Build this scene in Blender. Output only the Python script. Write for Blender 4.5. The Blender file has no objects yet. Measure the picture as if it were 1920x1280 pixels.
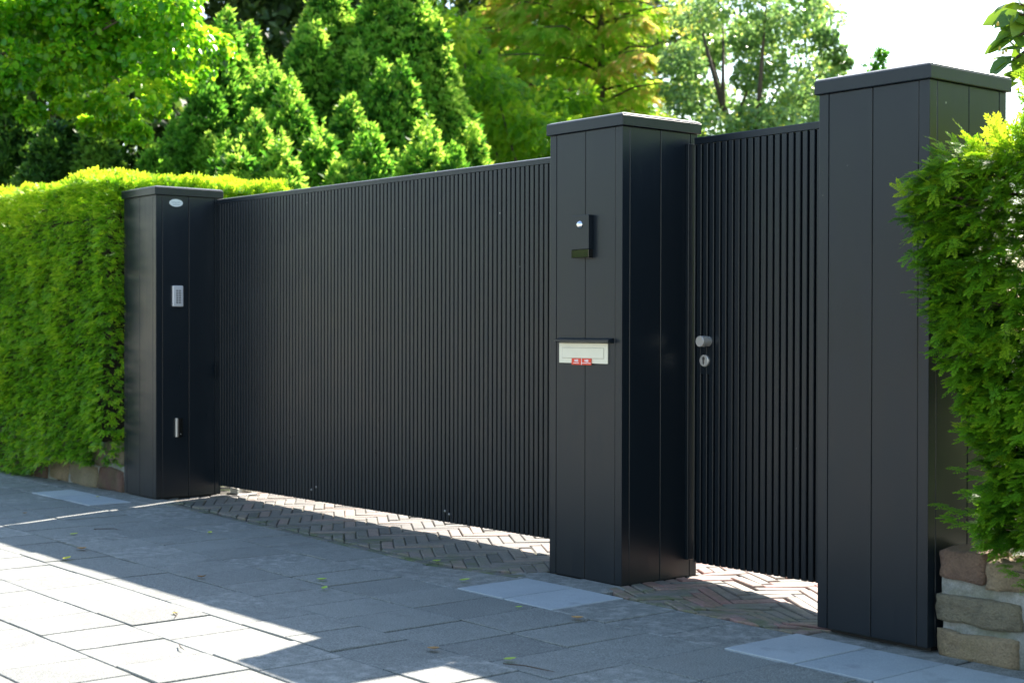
import bpy, bmesh, math, random
import numpy as np
from mathutils import Vector, Matrix, noise

R = math.radians
rng = np.random.default_rng(7)
random.seed(7)
scene = bpy.context.scene
C = scene.collection

# ------------------------------------------------------------------ helpers
def tag(o, label=None, cat=None, group=None, kind=None):
    if label: o['label'] = label
    if cat: o['category'] = cat
    if group: o['group'] = group
    if kind: o['kind'] = kind
    return o

def empty(name, loc, label, cat, group=None):
    o = bpy.data.objects.new(name, None)
    o.location = loc
    o.empty_display_size = 0.1
    C.objects.link(o)
    return tag(o, label, cat, group)

class MB:
    """collects polygons and links them as one mesh object"""
    def __init__(s):
        s.v = []; s.f = []; s.t = []; s.h = []
    def add(s, vs, fs, tone=0.5, hue=0.5):
        k = len(s.v)
        s.v += [tuple(p) for p in vs]
        s.f += [tuple(i + k for i in f) for f in fs]
        s.t += [tone] * len(vs); s.h += [hue] * len(vs)
    def box(s, x0, x1, y0, y1, z0, z1, bev=0.0, tone=0.5, hue=0.5):
        bm = bmesh.new()
        bmesh.ops.create_cube(bm, size=1.0)
        for v in bm.verts:
            v.co = Vector(((x0 + x1) / 2 + v.co.x * (x1 - x0), (y0 + y1) / 2 + v.co.y * (y1 - y0), (z0 + z1) / 2 + v.co.z * (z1 - z0)))
        if bev > 0:
            bmesh.ops.bevel(bm, geom=list(bm.edges), offset=bev, segments=1, affect='EDGES', profile=0.5)
        s.bm(bm, tone, hue)
    def bm(s, bm, tone=0.5, hue=0.5):
        bm.verts.index_update()
        s.add([v.co.copy() for v in bm.verts], [[v.index for v in f.verts] for f in bm.faces], tone, hue)
        bm.free()
    def lathe(s, p, axis, prof, n=24, tone=0.5):
        """prof: list of (distance along axis, radius)"""
        a = Vector(axis).normalized()
        u = a.orthogonal().normalized(); w = a.cross(u)
        p = Vector(p); vs = []; fs = []
        for d, r in prof:
            for i in range(n):
                t = 2 * math.pi * i / n
                vs.append(p + a * d + (u * math.cos(t) + w * math.sin(t)) * r)
        m = len(prof)
        for j in range(m - 1):
            for i in range(n):
                fs.append((j * n + i, j * n + (i + 1) % n, (j + 1) * n + (i + 1) % n, (j + 1) * n + i))
        fs.append(tuple(range(n))[::-1]); fs.append(tuple((m - 1) * n + i for i in range(n)))
        s.add(vs, fs, tone)
    def tube(s, pts, rad, n=6, tone=0.5):
        pts = [Vector(p) for p in pts]; vs = []; fs = []
        for k, p in enumerate(pts):
            d = (pts[min(k + 1, len(pts) - 1)] - pts[max(k - 1, 0)]).normalized()
            u = d.cross(Vector((0.31, 0.17, 0.93))).normalized(); w = d.cross(u)
            for i in range(n):
                t = 2 * math.pi * i / n
                vs.append(p + (u * math.cos(t) + w * math.sin(t)) * rad[k])
        for k in range(len(pts) - 1):
            for i in range(n):
                fs.append((k * n + i, k * n + (i + 1) % n, (k + 1) * n + (i + 1) % n, (k + 1) * n + i))
        fs.append(tuple(range(n))[::-1]); fs.append(tuple((len(pts) - 1) * n + i for i in range(n)))
        s.add(vs, fs, tone)
    def prism(s, poly, z0, z1, tone=0.5):
        n = len(poly)
        vs = [(x, y, z0) for x, y in poly] + [(x, y, z1) for x, y in poly]
        fs = [tuple(range(n))[::-1], tuple(range(n, 2 * n))] + [(i, (i + 1) % n, n + (i + 1) % n, n + i) for i in range(n)]
        s.add(vs, fs, tone)
    def build(s, name, mat, parent=None, smooth=False, loc=None):
        me = bpy.data.meshes.new(name)
        me.from_pydata(s.v, [], s.f)
        for an, arr in (('tone', s.t), ('hue', s.h)):
            a = me.attributes.new(an, 'FLOAT', 'POINT'); a.data.foreach_set('value', np.array(arr, dtype=np.float32))
        me.materials.append(mat)
        me.update()
        return link(name, me, parent, smooth, loc)

def link(name, me, parent=None, smooth=False, loc=None):
    if smooth:
        me.polygons.foreach_set('use_smooth', np.ones(len(me.polygons), dtype=bool))
    o = bpy.data.objects.new(name, me)
    C.objects.link(o)
    if loc is not None: o.location = loc
    if parent is not None:
        o.parent = parent
        o.matrix_parent_inverse = Matrix.Translation(parent.location).inverted()
    return o

def leaf_mesh(name, tmpl, P, D, N, S, T, mat, parent=None, jitter_n=0.0):
    """copies of a small leaf/spray template: P positions, D directions (template x), N normals (template z), S sizes, T tones"""
    tv, tf = tmpl
    P = np.asarray(P, float); D = np.asarray(D, float); N = np.asarray(N, float); S = np.asarray(S, float); T = np.asarray(T, float)
    n = len(P)
    D = D / (np.linalg.norm(D, axis=1, keepdims=True) + 1e-9)
    N = N - D * np.sum(N * D, axis=1, keepdims=True)
    ln = np.linalg.norm(N, axis=1, keepdims=True)
    bad = ln[:, 0] < 1e-4
    N[bad] = np.cross(D[bad], [0.3, 0.5, 0.81]); ln = np.linalg.norm(N, axis=1, keepdims=True)
    N = N / ln
    Y = np.cross(N, D)
    M = np.stack([D, Y, N], axis=1)                      # rows: local axes
    V = np.einsum('vk,nkj->nvj', tv[:, :3], M) * S[:, None, None] + P[:, None, :]
    tone = np.clip(T[:, None] + tv[None, :, 3], 0, 1)
    nv = len(tv)
    F = (tf[None, :, :] + (np.arange(n) * nv)[:, None, None]).reshape(-1, 4)
    me = bpy.data.meshes.new(name)
    me.vertices.add(n * nv); me.vertices.foreach_set('co', V.astype(np.float32).ravel())
    me.loops.add(F.size); me.loops.foreach_set('vertex_index', F.astype(np.int32).ravel())
    me.polygons.add(len(F)); me.polygons.foreach_set('loop_start', np.arange(0, F.size, 4, dtype=np.int32))
    a = me.attributes.new('tone', 'FLOAT', 'POINT'); a.data.foreach_set('value', tone.astype(np.float32).ravel())
    me.materials.append(mat)
    me.update(calc_edges=True)
    return link(name, me, parent)

# leaf templates: vertices (x, y, z, tone offset), quads
def t_needles(n_main, n_side, nl=0.2, nw=0.035, side=2, seed=1):
    r = np.random.default_rng(seed); vs = []; fs = []
    def needle(bx, by, bz, ang, l, dz, tn):
        k = len(vs); ca, sa = math.cos(ang), math.sin(ang)
        w = nw
        for (u, v) in ((0, 0), (l * .45, w), (l, 0), (l * .45, -w)):
            vs.append((bx + u * ca - v * sa, by + u * sa + v * ca, bz + dz * u / l, tn))
        fs.append((k, k + 1, k + 2, k + 3))
    def twig(ox, oy, oz, a, L, n, s, tn):
        ca, sa = math.cos(a), math.sin(a)
        for i in range(n):
            t = (i + .5) / n
            for sg in (1, -1):
                l = nl * s * (1 - .45 * t ** 2) * r.uniform(.8, 1.1)
                needle(ox + ca * L * t, oy + sa * L * t, oz - .10 * t * t, a + sg * (1.15 - .5 * t + r.uniform(-.15, .15)), l, r.uniform(-.04, .05), tn + .22 * t - .1)
        needle(ox + ca * L * .95, oy + sa * L * .95, oz - .1, a, nl * .7, 0, tn + .15)
        k = len(vs)                                           # the twig itself
        for (u, v) in ((0, .012), (L, .005), (L, -.005), (0, -.012)):
            vs.append((ox + ca * u - sa * v, oy + sa * u + ca * v, oz - .004, -.4))
        fs.append((k, k + 1, k + 2, k + 3))
    twig(0, 0, 0, 0, 1.0, n_main, 1.0, 0.0)
    for j in range(side):
        sg = 1 if j % 2 == 0 else -1
        bx = .15 + .5 * j / max(side, 1) + r.uniform(-.05, .05)
        twig(bx, 0, 0, sg * r.uniform(.6, .85), .62 - .3 * bx, n_side, .85, .03)
    return np.array(vs, float), np.array(fs, int)

def t_tuft(n, spread=.9, w=.16, seed=1):
    r = np.random.default_rng(seed); vs = []; fs = []
    for i in range(n):
        th = spread * math.sqrt(r.uniform(0.02, 1)); ph = r.uniform(0, 2 * math.pi)
        d = Vector((math.cos(th), math.sin(th) * math.cos(ph), math.sin(th) * math.sin(ph)))
        s = d.cross(Vector((r.normal(), r.normal(), r.normal()))).normalized() * w * r.uniform(.7, 1.2)
        b = d * r.uniform(0, .25); L = r.uniform(.6, 1.0); k = len(vs)
        for p, tn in ((b, -.12), (b + d * L * .5 + s, 0), (b + d * L, .15), (b + d * L * .5 - s, 0)):
            vs.append((p.x, p.y, p.z, tn))
        fs.append((k, k + 1, k + 2, k + 3))
    return np.array(vs, float), np.array(fs, int)

def t_leaf(w=.34, fold=.12, droop=.18):
    st = [(0, .03), (.22, .8), (.5, 1.0), (.78, .68), (1.0, .03)]
    vs = []; fs = []
    for x, k in st:
        z = -droop * x * x
        vs += [(x, -w * k, z + fold * k, 0), (x, 0, z, 0), (x, w * k, z + fold * k, 0)]
    for i in range(len(st) - 1):
        a = i * 3
        fs += [(a, a + 3, a + 4, a + 1), (a + 1, a + 4, a + 5, a + 2)]
    return np.array(vs, float), np.array(fs, int)

def t_leaf_small(w=.32, fold=.1):
    vs = [(0, 0, 0, 0), (.45, w, fold, 0), (1, 0, -.08, 0), (.45, -w, fold, 0), (.5, 0, 0, 0)]
    return np.array(vs, float), np.array([(0, 4, 2, 1), (0, 3, 2, 4)], int)

def t_pinnate(n=6, w=.10, L=.34, seed=3):
    r = np.random.default_rng(seed); vs = []; fs = []
    for i in range(n):
        t = .12 + .8 * i / (n - 1)
        for sg in (1, -1):
            a = sg * (1.05 - .35 * t); ca, sa = math.cos(a), math.sin(a); k = len(vs); l = L * (1 - .4 * t) * r.uniform(.8, 1.15)
            for u, v in ((0, 0), (.5 * l, w), (l, 0), (.5 * l, -w)):
                vs.append((t + u * ca - v * sa, u * sa + v * ca, -.15 * t * t + r.uniform(-.06, .06) - .1 * u, r.uniform(-.08, .08)))
            fs.append((k, k + 1, k + 2, k + 3))
    return np.array(vs, float), np.array(fs, int)

# ------------------------------------------------------------------ materials
def nodes(name):
    m = bpy.data.materials.new(name); m.use_nodes = True
    nt = m.node_tree; b = nt.nodes['Principled BSDF']
    return m, nt, b

def N_(nt, t, **kw):
    n = nt.nodes.new(t)
    for k, v in kw.items(): setattr(n, k, v)
    return n

def ramp(nt, src, stops):
    r = N_(nt, 'ShaderNodeValToRGB'); el = r.color_ramp.elements
    while len(el) < len(stops): el.new(.5)
    for e, (p, c) in zip(el, stops):
        e.position = p; e.color = (*c, 1)
    nt.links.new(src, r.inputs[0]); return r.outputs[0]

def tex(nt, scale, detail=4, rough=.55, vec=None):
    n = N_(nt, 'ShaderNodeTexNoise'); n.inputs['Scale'].default_value = scale; n.inputs['Detail'].default_value = detail
    n.inputs['Roughness'].default_value = rough
    if vec is None:
        tc = N_(nt, 'ShaderNodeTexCoord'); vec = tc.outputs['Object']
    nt.links.new(vec, n.inputs['Vector']); return n.outputs['Fac']

def mixc(nt, fac, a, b, mode='MIX'):
    m = N_(nt, 'ShaderNodeMix', data_type='RGBA', blend_type=mode)
    for s, i in ((fac, 0), (a, 6), (b, 7)):
        if hasattr(s, 'is_linked'): nt.links.new(s, m.inputs[i])
        elif i == 0: m.inputs[0].default_value = s
        else: m.inputs[i].default_value = (*s, 1)
    return m.outputs[2]

def math_(nt, op, a, b=0.0):
    m = N_(nt, 'ShaderNodeMath', operation=op)
    for i, s in enumerate((a, b)):
        if hasattr(s, 'is_linked'): nt.links.new(s, m.inputs[i])
        else: m.inputs[i].default_value = s
    return m.outputs[0]

def attr(nt, n): 
    a = N_(nt, 'ShaderNodeAttribute', attribute_name=n); return a.outputs['Fac']

def bump(nt, b, h, strength, dist):
    k = N_(nt, 'ShaderNodeBump'); k.inputs['Strength'].default_value = strength; k.inputs['Distance'].default_value = dist
    nt.links.new(h, k.inputs['Height']); nt.links.new(k.outputs[0], b.inputs['Normal'])

def leaf_mat(name, stops, trans_stops, tfac=.45, rough=.5, spec=.4):
    m, nt, b = nodes(name)
    t = attr(nt, 'tone')
    stops = [(p, (min(.6, c[0] * 1.8), min(.6, c[1] * 1.6), min(.6, c[2] * 1.2))) for p, c in stops]; trans_stops = [(p, (min(.9, c[0] * 1.5), min(.9, c[1] * 1.3), c[2] * 1.2)) for p, c in trans_stops]
    nt.links.new(ramp(nt, t, stops), b.inputs['Base Color'])
    b.inputs['Roughness'].default_value = rough
    b.inputs['Specular IOR Level'].default_value = spec
    tr = N_(nt, 'ShaderNodeBsdfTranslucent'); nt.links.new(ramp(nt, t, trans_stops), tr.inputs['Color'])
    mx = N_(nt, 'ShaderNodeMixShader'); mx.inputs[0].default_value = tfac
    nt.links.new(b.outputs[0], mx.inputs[1]); nt.links.new(tr.outputs[0], mx.inputs[2])
    nt.links.new(mx.outputs[0], nt.nodes['Material Output'].inputs['Surface'])
    return m

def paint_mat(name, col, rough):
    m, nt, b = nodes(name)
    n2 = tex(nt, 90, 3)
    tc = N_(nt, 'ShaderNodeTexCoord'); mp = N_(nt, 'ShaderNodeMapping'); mp.inputs['Scale'].default_value = (1, 1, .06)
    nt.links.new(tc.outputs['Object'], mp.inputs['Vector'])
    n1 = math_(nt, 'ADD', math_(nt, 'MULTIPLY', tex(nt, 38, 4, .6, mp.outputs[0]), .5), math_(nt, 'MULTIPLY', tex(nt, 5, 5, .6), .5))
    base = mixc(nt, math_(nt, 'MULTIPLY', n1, .5), col, tuple(c * 1.35 for c in col))
    vo = N_(nt, 'ShaderNodeTexVoronoi'); vo.inputs['Scale'].default_value = 5.5; nt.links.new(tc.outputs['Object'], vo.inputs['Vector'])
    sp = N_(nt, 'ShaderNodeSeparateColor'); nt.links.new(vo.outputs['Color'], sp.inputs[0])
    near = math_(nt, 'LESS_THAN', vo.outputs['Distance'], math_(nt, 'MULTIPLY', sp.outputs[1], .028))
    speck = math_(nt, 'MULTIPLY', near, math_(nt, 'GREATER_THAN', sp.outputs[0], .62))
    base = mixc(nt, math_(nt, 'MULTIPLY', speck, .7), base, (.30, .29, .27))
    nt.links.new(base, b.inputs['Base Color'])
    rr = N_(nt, 'ShaderNodeMapRange'); nt.links.new(n1, rr.inputs[0])
    rr.inputs[1].default_value = .3; rr.inputs[2].default_value = .7; rr.inputs[3].default_value = rough - .05; rr.inputs[4].default_value = rough + .10
    nt.links.new(rr.outputs[0], b.inputs['Roughness'])
    bump(nt, b, n2, .05, .002)
    b.inputs['Specular IOR Level'].default_value = .40
    return m

def plain(name, col, rough=.5, metal=0.0, ns=40, var=.25, bmp=.0):
    m, nt, b = nodes(name)
    n = tex(nt, ns, 4)
    nt.links.new(mixc(nt, n, tuple(c * (1 - var) for c in col), tuple(min(1, c * (1 + var)) for c in col)), b.inputs['Base Color'])
    b.inputs['Roughness'].default_value = rough; b.inputs['Metallic'].default_value = metal
    if bmp: bump(nt, b, n, bmp, .01)
    return m

M = {}
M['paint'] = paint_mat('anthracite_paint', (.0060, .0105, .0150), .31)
M['paint_lit_edge'] = paint_mat('anthracite_lit_edge', (.10, .105, .112), .36)  # lightened colour stands in for sky and sun on the top rims
M['dark'] = plain('black_recess', (.008, .008, .009), .7)
M['steel'] = plain('brushed_steel', (.74, .70, .63), .38, .55, 200, .08)
M['steel_dark'] = plain('dull_steel', (.30, .29, .28), .42, 1.0, 120, .1)
M['chrome'] = plain('polished_chrome', (.8, .8, .8), .12, 1.0, 20, .02)
M['silver'] = plain('silver_plastic', (.62, .63, .64), .38, .2, 60, .06)
M['grey_key'] = plain('key_grey', (.20, .205, .21), .4)
M['black_glass'] = plain('black_glass', (.006, .007, .007), .06)
M['cream'] = plain('cream_enamel', (.80, .75, .57), .42, 0, 14, .07)
M['cream_line'] = plain('cream_shadow_line', (.42, .40, .32), .5)
M['red'] = plain('red_sticker', (.80, .065, .02), .5, 0, 30, .06)
M['white'] = plain('white_print', (.85, .83, .80), .5)
M['badge'] = plain('badge_aluminium', (.62, .66, .68), .38, .3, 50, .05)
M['badge_ink'] = plain('badge_ink', (.22, .28, .32), .5)
M['bark'] = plain('bark', (.075, .055, .04), .9, 0, 12, .5, .5)
M['core'] = plain('hedge_light_block', (.022, .018, .010), .95, 0, 25, .5, .6)  # for the solid dark cores added inside the hedges to block light

# pavement slabs
def slab_mat(name, cols, dusty, speck):
    m, nt, b = nodes(name)
    t = attr(nt, 'tone'); h = attr(nt, 'hue')
    base = ramp(nt, t, cols)
    big = tex(nt, 2.6, 5, .6); mid = tex(nt, 16, 5, .65); fine = tex(nt, 170, 3, .8)
    base = mixc(nt, 1.0, base, ramp(nt, big, [(.25, (.88, .88, .88)), (.75, (1.12, 1.11, 1.10))]), 'MULTIPLY')
    base = mixc(nt, 1.0, base, ramp(nt, fine, [(.34, (1 - speck,) * 3), (.5, (1, 1, 1)), (.66, (1 + speck * 1.8,) * 3)]), 'MULTIPLY')
    # worn slabs show pale scuffs
    wear = math_(nt, 'MULTIPLY', ramp(nt, mid, [(.46, (0, 0, 0)), (.66, (1, 1, 1))]), h)
    base = mixc(nt, math_(nt, 'MULTIPLY', wear, .55), base, dusty)
    spots = ramp(nt, tex(nt, 5.5, 4, .6), [(.58, (0, 0, 0)), (.68, (1, 1, 1))])
    base = mixc(nt, math_(nt, 'MULTIPLY', spots, .22), base, (.07, .068, .06))
    nt.links.new(base, b.inputs['Base Color'])
    b.inputs['Roughness'].default_value = .78
    b.inputs['Specular IOR Level'].default_value = .35
    bump(nt, b, math_(nt, 'ADD', fine, math_(nt, 'MULTIPLY', mid, .8)), .35, .003)
    return m
M['slab'] = slab_mat('concrete_slab', [(0, (.142, .152, .142)), (.5, (.174, .186, .173)), (1, (.21, .222, .206))], (.42, .42, .39), .45)
M['slab_new'] = slab_mat('new_concrete_slab', [(0, (.30, .345, .365)), (1, (.36, .40, .415))], (.5, .5, .49), .12)

def brick_mat():
    m, nt, b = nodes('weathered_clinker')
    t = attr(nt, 'tone'); h = attr(nt, 'hue')
    base = ramp(nt, t, [(0, (.095, .095, .090)), (.35, (.17, .162, .145)), (.62, (.21, .175, .15)), (.8, (.26, .185, .16)), (1, (.28, .15, .13))])
    n = tex(nt, 38, 5, .7); f = tex(nt, 260, 2, .6)
    base = mixc(nt, 1.0, base, ramp(nt, n, [(.25, (.7, .7, .7)), (.75, (1.3, 1.28, 1.25))]), 'MULTIPLY')
    base = mixc(nt, 1.0, base, ramp(nt, f, [(.3, (.8, .8, .8)), (.7, (1.2, 1.2, 1.2))]), 'MULTIPLY')
    moss = math_(nt, 'MULTIPLY', ramp(nt, tex(nt, 9, 4, .6), [(.42, (0, 0, 0)), (.68, (1, 1, 1))]), h)
    base = mixc(nt, moss, base, (.085, .125, .03))
    nt.links.new(base, b.inputs['Base Color']); b.inputs['Roughness'].default_value = .8
    bump(nt, b, n, .4, .004)
    return m
M['brick'] = brick_mat()

def soil_mat(name, a, b_, moss, sc=14):
    m, nt, b = nodes(name)
    base = ramp(nt, tex(nt, 60, 5, .7), [(.3, a), (.7, b_)])
    base = mixc(nt, ramp(nt, tex(nt, sc, 4, .6), [(.5, (0, 0, 0)), (.64, (1, 1, 1))]), base, moss)
    nt.links.new(base, b.inputs['Base Color']); b.inputs['Roughness'].default_value = .95
    bump(nt, b, tex(nt, 120, 3), .6, .006)
    return m
M['joint'] = soil_mat('joint_soil', (.018, .016, .013), (.045, .039, .03), (.045, .065, .016), 6)
M['ground'] = soil_mat('garden_ground', (.06, .075, .03), (.10, .12, .045), (.05, .085, .02), 2)
M['asphalt'] = soil_mat('pale_road_surface', (.25, .24, .215), (.31, .295, .27), (.235, .225, .20), 1)

def stone_mat():
    m, nt, b = nodes('rubble_stone')
    t = attr(nt, 'tone'); h = attr(nt, 'hue')
    base = ramp(nt, t, [(0, (.13, .125, .085)), (.25, (.24, .215, .155)), (.5, (.33, .27, .18)), (.75, (.36, .25, .15)), (.9, (.19, .115, .085)), (1, (.14, .08, .065))])
    n = tex(nt, 14, 6, .7); f = tex(nt, 120, 3, .7)
    base = mixc(nt, 1.0, base, ramp(nt, n, [(.25, (.6, .6, .58)), (.75, (1.35, 1.32, 1.25))]), 'MULTIPLY')
    base = mixc(nt, 1.0, base, ramp(nt, f, [(.3, (.78, .78, .78)), (.7, (1.22, 1.22, 1.2))]), 'MULTIPLY')
    moss = math_(nt, 'MULTIPLY', ramp(nt, tex(nt, 7, 5, .65), [(.44, (0, 0, 0)), (.66, (1, 1, 1))]), h)
    base = mixc(nt, math_(nt, 'MULTIPLY', moss, .8), base, (.075, .085, .03))
    nt.links.new(base, b.inputs['Base Color']); b.inputs['Roughness'].default_value = .9
    bump(nt, b, math_(nt, 'ADD', n, math_(nt, 'MULTIPLY', f, .5)), 1.0, .03)
    return m
M['stone'] = stone_mat()
def mortar_mat():
    m, nt, b = nodes('lime_mortar')
    n = tex(nt, 11, 6, .7); f = tex(nt, 160, 3, .7)
    base = ramp(nt, n, [(.3, (.17, .18, .155)), (.5, (.27, .275, .25)), (.75, (.42, .42, .39))])
    base = mixc(nt, 1.0, base, ramp(nt, f, [(.3, (.8, .8, .8)), (.7, (1.2, 1.2, 1.2))]), 'MULTIPLY')
    base = mixc(nt, math_(nt, 'MULTIPLY', ramp(nt, tex(nt, 6, 4), [(.48, (0, 0, 0)), (.7, (1, 1, 1))]), .7), base, (.11, .13, .06))
    nt.links.new(base, b.inputs['Base Color']); b.inputs['Roughness'].default_value = .95
    bump(nt, b, math_(nt, 'ADD', n, math_(nt, 'MULTIPLY', f, .5)), .8, .012)
    return m
M['mortar'] = mortar_mat()

# foliage
YEW = [(0, (.012, .040, .006)), (.3, (.036, .125, .010)), (.6, (.090, .25, .012)), (1, (.22, .36, .02))]
YEWT = [(0, (.03, .10, .006)), (.3, (.10, .32, .010)), (.6, (.24, .54, .012)), (1, (.50, .68, .04))]
M['yew'] = leaf_mat('yew_needles', YEW, YEWT, .42, .45, .35)
M['yew_r'] = leaf_mat('yew_needles_near', [(p, tuple(v * .78 for v in c)) for p, c in YEW], [(p, tuple(v * .85 for v in c)) for p, c in YEWT], .40, .5, .25)
M['cypress'] = leaf_mat('cypress_scales', [(0, (.010, .045, .014)), (.4, (.034, .13, .022)), (.7, (.085, .225, .032)), (1, (.19, .33, .06))],
                        [(0, (.02, .08, .012)), (.4, (.07, .26, .02)), (.7, (.19, .46, .04)), (1, (.42, .64, .10))], .58, .45, .35)
M['cypress_shade'] = leaf_mat('cypress_scales_shade', [(0, (.006, .025, .010)), (.5, (.018, .07, .018)), (1, (.06, .16, .03))],
                        [(0, (.01, .04, .01)), (.5, (.04, .14, .015)), (1, (.16, .34, .03))], .35, .55, .3)  # darker copy of the cypress colours, with shade painted in
M['beech'] = leaf_mat('bright_broad_leaves', [(0, (.012, .065, .008)), (.5, (.036, .15, .012)), (1, (.12, .26, .015))],
                      [(0, (.02, .13, .008)), (.5, (.15, .48, .012)), (1, (.48, .74, .03))], .55, .30, .6)
M['robinia'] = leaf_mat('yellow_green_leaflets', [(0, (.02, .08, .010)), (.5, (.06, .18, .015)), (1, (.16, .27, .03))],
                      [(0, (.09, .28, .012)), (.5, (.27, .56, .02)), (1, (.56, .70, .05))], .58, .45, .4)
M['larch'] = leaf_mat('feathery_needles', [(0, (.03, .10, .012)), (.5, (.075, .21, .02)), (.85, (.15, .27, .035)), (1, (.30, .22, .08))],
                      [(0, (.10, .30, .02)), (.5, (.24, .56, .03)), (.85, (.46, .66, .08)), (1, (.62, .46, .16))], .62, .55, .3)
M['oak'] = leaf_mat('glossy_grey_green_leaves', [(0, (.03, .075, .032)), (.5, (.08, .16, .075)), (.85, (.13, .21, .085)), (1, (.22, .28, .06))],
                      [(0, (.04, .12, .03)), (.5, (.17, .36, .10)), (.85, (.30, .50, .14)), (1, (.5, .62, .09))], .5, .22, .7)
M['deep'] = leaf_mat('deep_green_leaves', [(0, (.008, .022, .009)), (.5, (.022, .055, .018)), (1, (.06, .11, .03))],
                      [(0, (.02, .06, .012)), (.5, (.07, .16, .02)), (1, (.2, .3, .05))], .35, .5, .4)
M['medlar'] = leaf_mat('large_leathery_leaves', [(0, (.030, .075, .030)), (.5, (.055, .125, .03)), (1, (.12, .20, .03))],
                      [(0, (.10, .24, .02)), (.5, (.22, .42, .02)), (1, (.5, .6, .05))], .38, .35, .5)
M['litter'] = leaf_mat('fallen_leaf', [(0, (.12, .07, .03)), (.3, (.30, .20, .10)), (.6, (.50, .42, .06)), (1, (.20, .34, .08))],
                      [(0, (.1, .06, .02)), (.3, (.3, .2, .1)), (.6, (.6, .5, .06)), (1, (.25, .45, .06))], .3, .6, .3)

# ------------------------------------------------------------------ camera
CAM = np.array([5.0243, -4.8027, 1.2056])
YAW, PITCH, ROLL, FPX = .8819, -.0092, -.002, 2784.5
cd = bpy.data.cameras.new('camera'); cam = bpy.data.objects.new('camera', cd); C.objects.link(cam)
cam.matrix_world = (Matrix.Translation(CAM) @ Matrix.Rotation(YAW, 4, 'Z') @ Matrix.Rotation(math.pi / 2 + PITCH, 4, 'X') @ Matrix.Rotation(-ROLL, 4, 'Z'))
cd.sensor_width = 36; cd.lens = FPX / 1920 * 36; cd.clip_end = 3000; cd.clip_start = .05
cd.dof.use_dof = True; cd.dof.focus_distance = 6.9; cd.dof.aperture_fstop = 3.6
scene.camera = cam

FW = np.array([-math.sin(YAW), math.cos(YAW)]); RT = np.array([math.cos(YAW), math.sin(YAW)])
def at(px, py, d):
    """world point seen at pixel (px, py) of the 1920 px photograph when it stands d metres ahead"""
    xy = CAM[:2] + FW * d + RT * d * (px - 960) / FPX
    return np.array([xy[0], xy[1], CAM[2] + d * ((640 - py) / FPX + PITCH)])

# ------------------------------------------------------------------ light
SUN = Vector((-.357, .98, 1.0)).normalized()
sd = bpy.data.lights.new('sun', 'SUN'); sd.energy = 4.7; sd.angle = R(.53); sd.color = (1.0, .90, .81)
so = bpy.data.objects.new('sun', sd); C.objects.link(so); so.rotation_euler = (-SUN).to_track_quat('-Z', 'Y').to_euler()
so.location = (0, 0, 30)
w = bpy.data.worlds.new('World'); scene.world = w; w.use_nodes = True
sk = w.node_tree.nodes.new('ShaderNodeTexSky'); sk.sky_type = 'NISHITA'; sk.sun_disc = False
sk.sun_elevation = math.asin(SUN.z); sk.sun_rotation = math.atan2(SUN.x, SUN.y)
sk.air_density = 1.25; sk.dust_density = .6; sk.ozone_density = 0.35
bg = w.node_tree.nodes['Background']; bg.inputs[1].default_value = .086
w.node_tree.links.new(sk.outputs[0], bg.inputs[0])
vs_ = scene.view_settings; vs_.view_transform = 'Standard'; vs_.look = 'None'; vs_.gamma = 1; vs_.exposure = 2.12
scene.render.engine = 'CYCLES'
scene.cycles.use_denoising = True
scene.cycles.sample_clamp_indirect = 8
scene.cycles.max_bounces = 10; scene.cycles.diffuse_bounces = 5; scene.cycles.transmission_bounces = 6

# ------------------------------------------------------------------ paving geometry
def clip(poly, a, b, c):
    """keep a*x+b*y<=c"""
    out = []
    for i in range(len(poly)):
        p, q = poly[i], poly[(i + 1) % len(poly)]
        dp, dq = a * p[0] + b * p[1] - c, a * q[0] + b * q[1] - c
        if dp <= 0: out.append(p)
        if (dp < 0 < dq) or (dq < 0 < dp):
            t = dp / (dp - dq); out.append((p[0] + t * (q[0] - p[0]), p[1] + t * (q[1] - p[1])))
    return out
def area(p): return .5 * sum(p[i][0] * p[(i + 1) % len(p)][1] - p[(i + 1) % len(p)][0] * p[i][1] for i in range(len(p)))
def clip_poly(poly, region):
    for i in range(len(region)):
        p, q = region[i], region[(i + 1) % len(region)]
        nx, ny = q[1] - p[1], -(q[0] - p[0])
        poly = clip(poly, nx, ny, nx * p[0] + ny * p[1])
        if len(poly) < 3: return []
    return poly
def inset(poly, d):
    n = len(poly); L = []
    for i in range(n):
        p, q = poly[i], poly[(i + 1) % n]; l = math.hypot(q[0] - p[0], q[1] - p[1]) + 1e-9
        nx, ny = -(q[1] - p[1]) / l, (q[0] - p[0]) / l
        L.append((nx, ny, nx * p[0] + ny * p[1] + d))
    out = []
    for i in range(n):
        a, b = L[i - 1], L[i]; det = a[0] * b[1] - a[1] * b[0]
        if abs(det) < 1e-3: out.append((poly[i][0] + b[0] * d, poly[i][1] + b[1] * d)); continue
        out.append(((a[2] * b[1] - b[2] * a[1]) / det, (a[0] * b[2] - b[0] * a[2]) / det))
    return out
def clean(poly):
    out = []
    for p in poly:
        if not out or math.hypot(p[0] - out[-1][0], p[1] - out[-1][1]) > .006: out.append(p)
    if len(out) > 2 and math.hypot(out[0][0] - out[-1][0], out[0][1] - out[-1][1]) < .006: out.pop()
    return out
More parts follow.
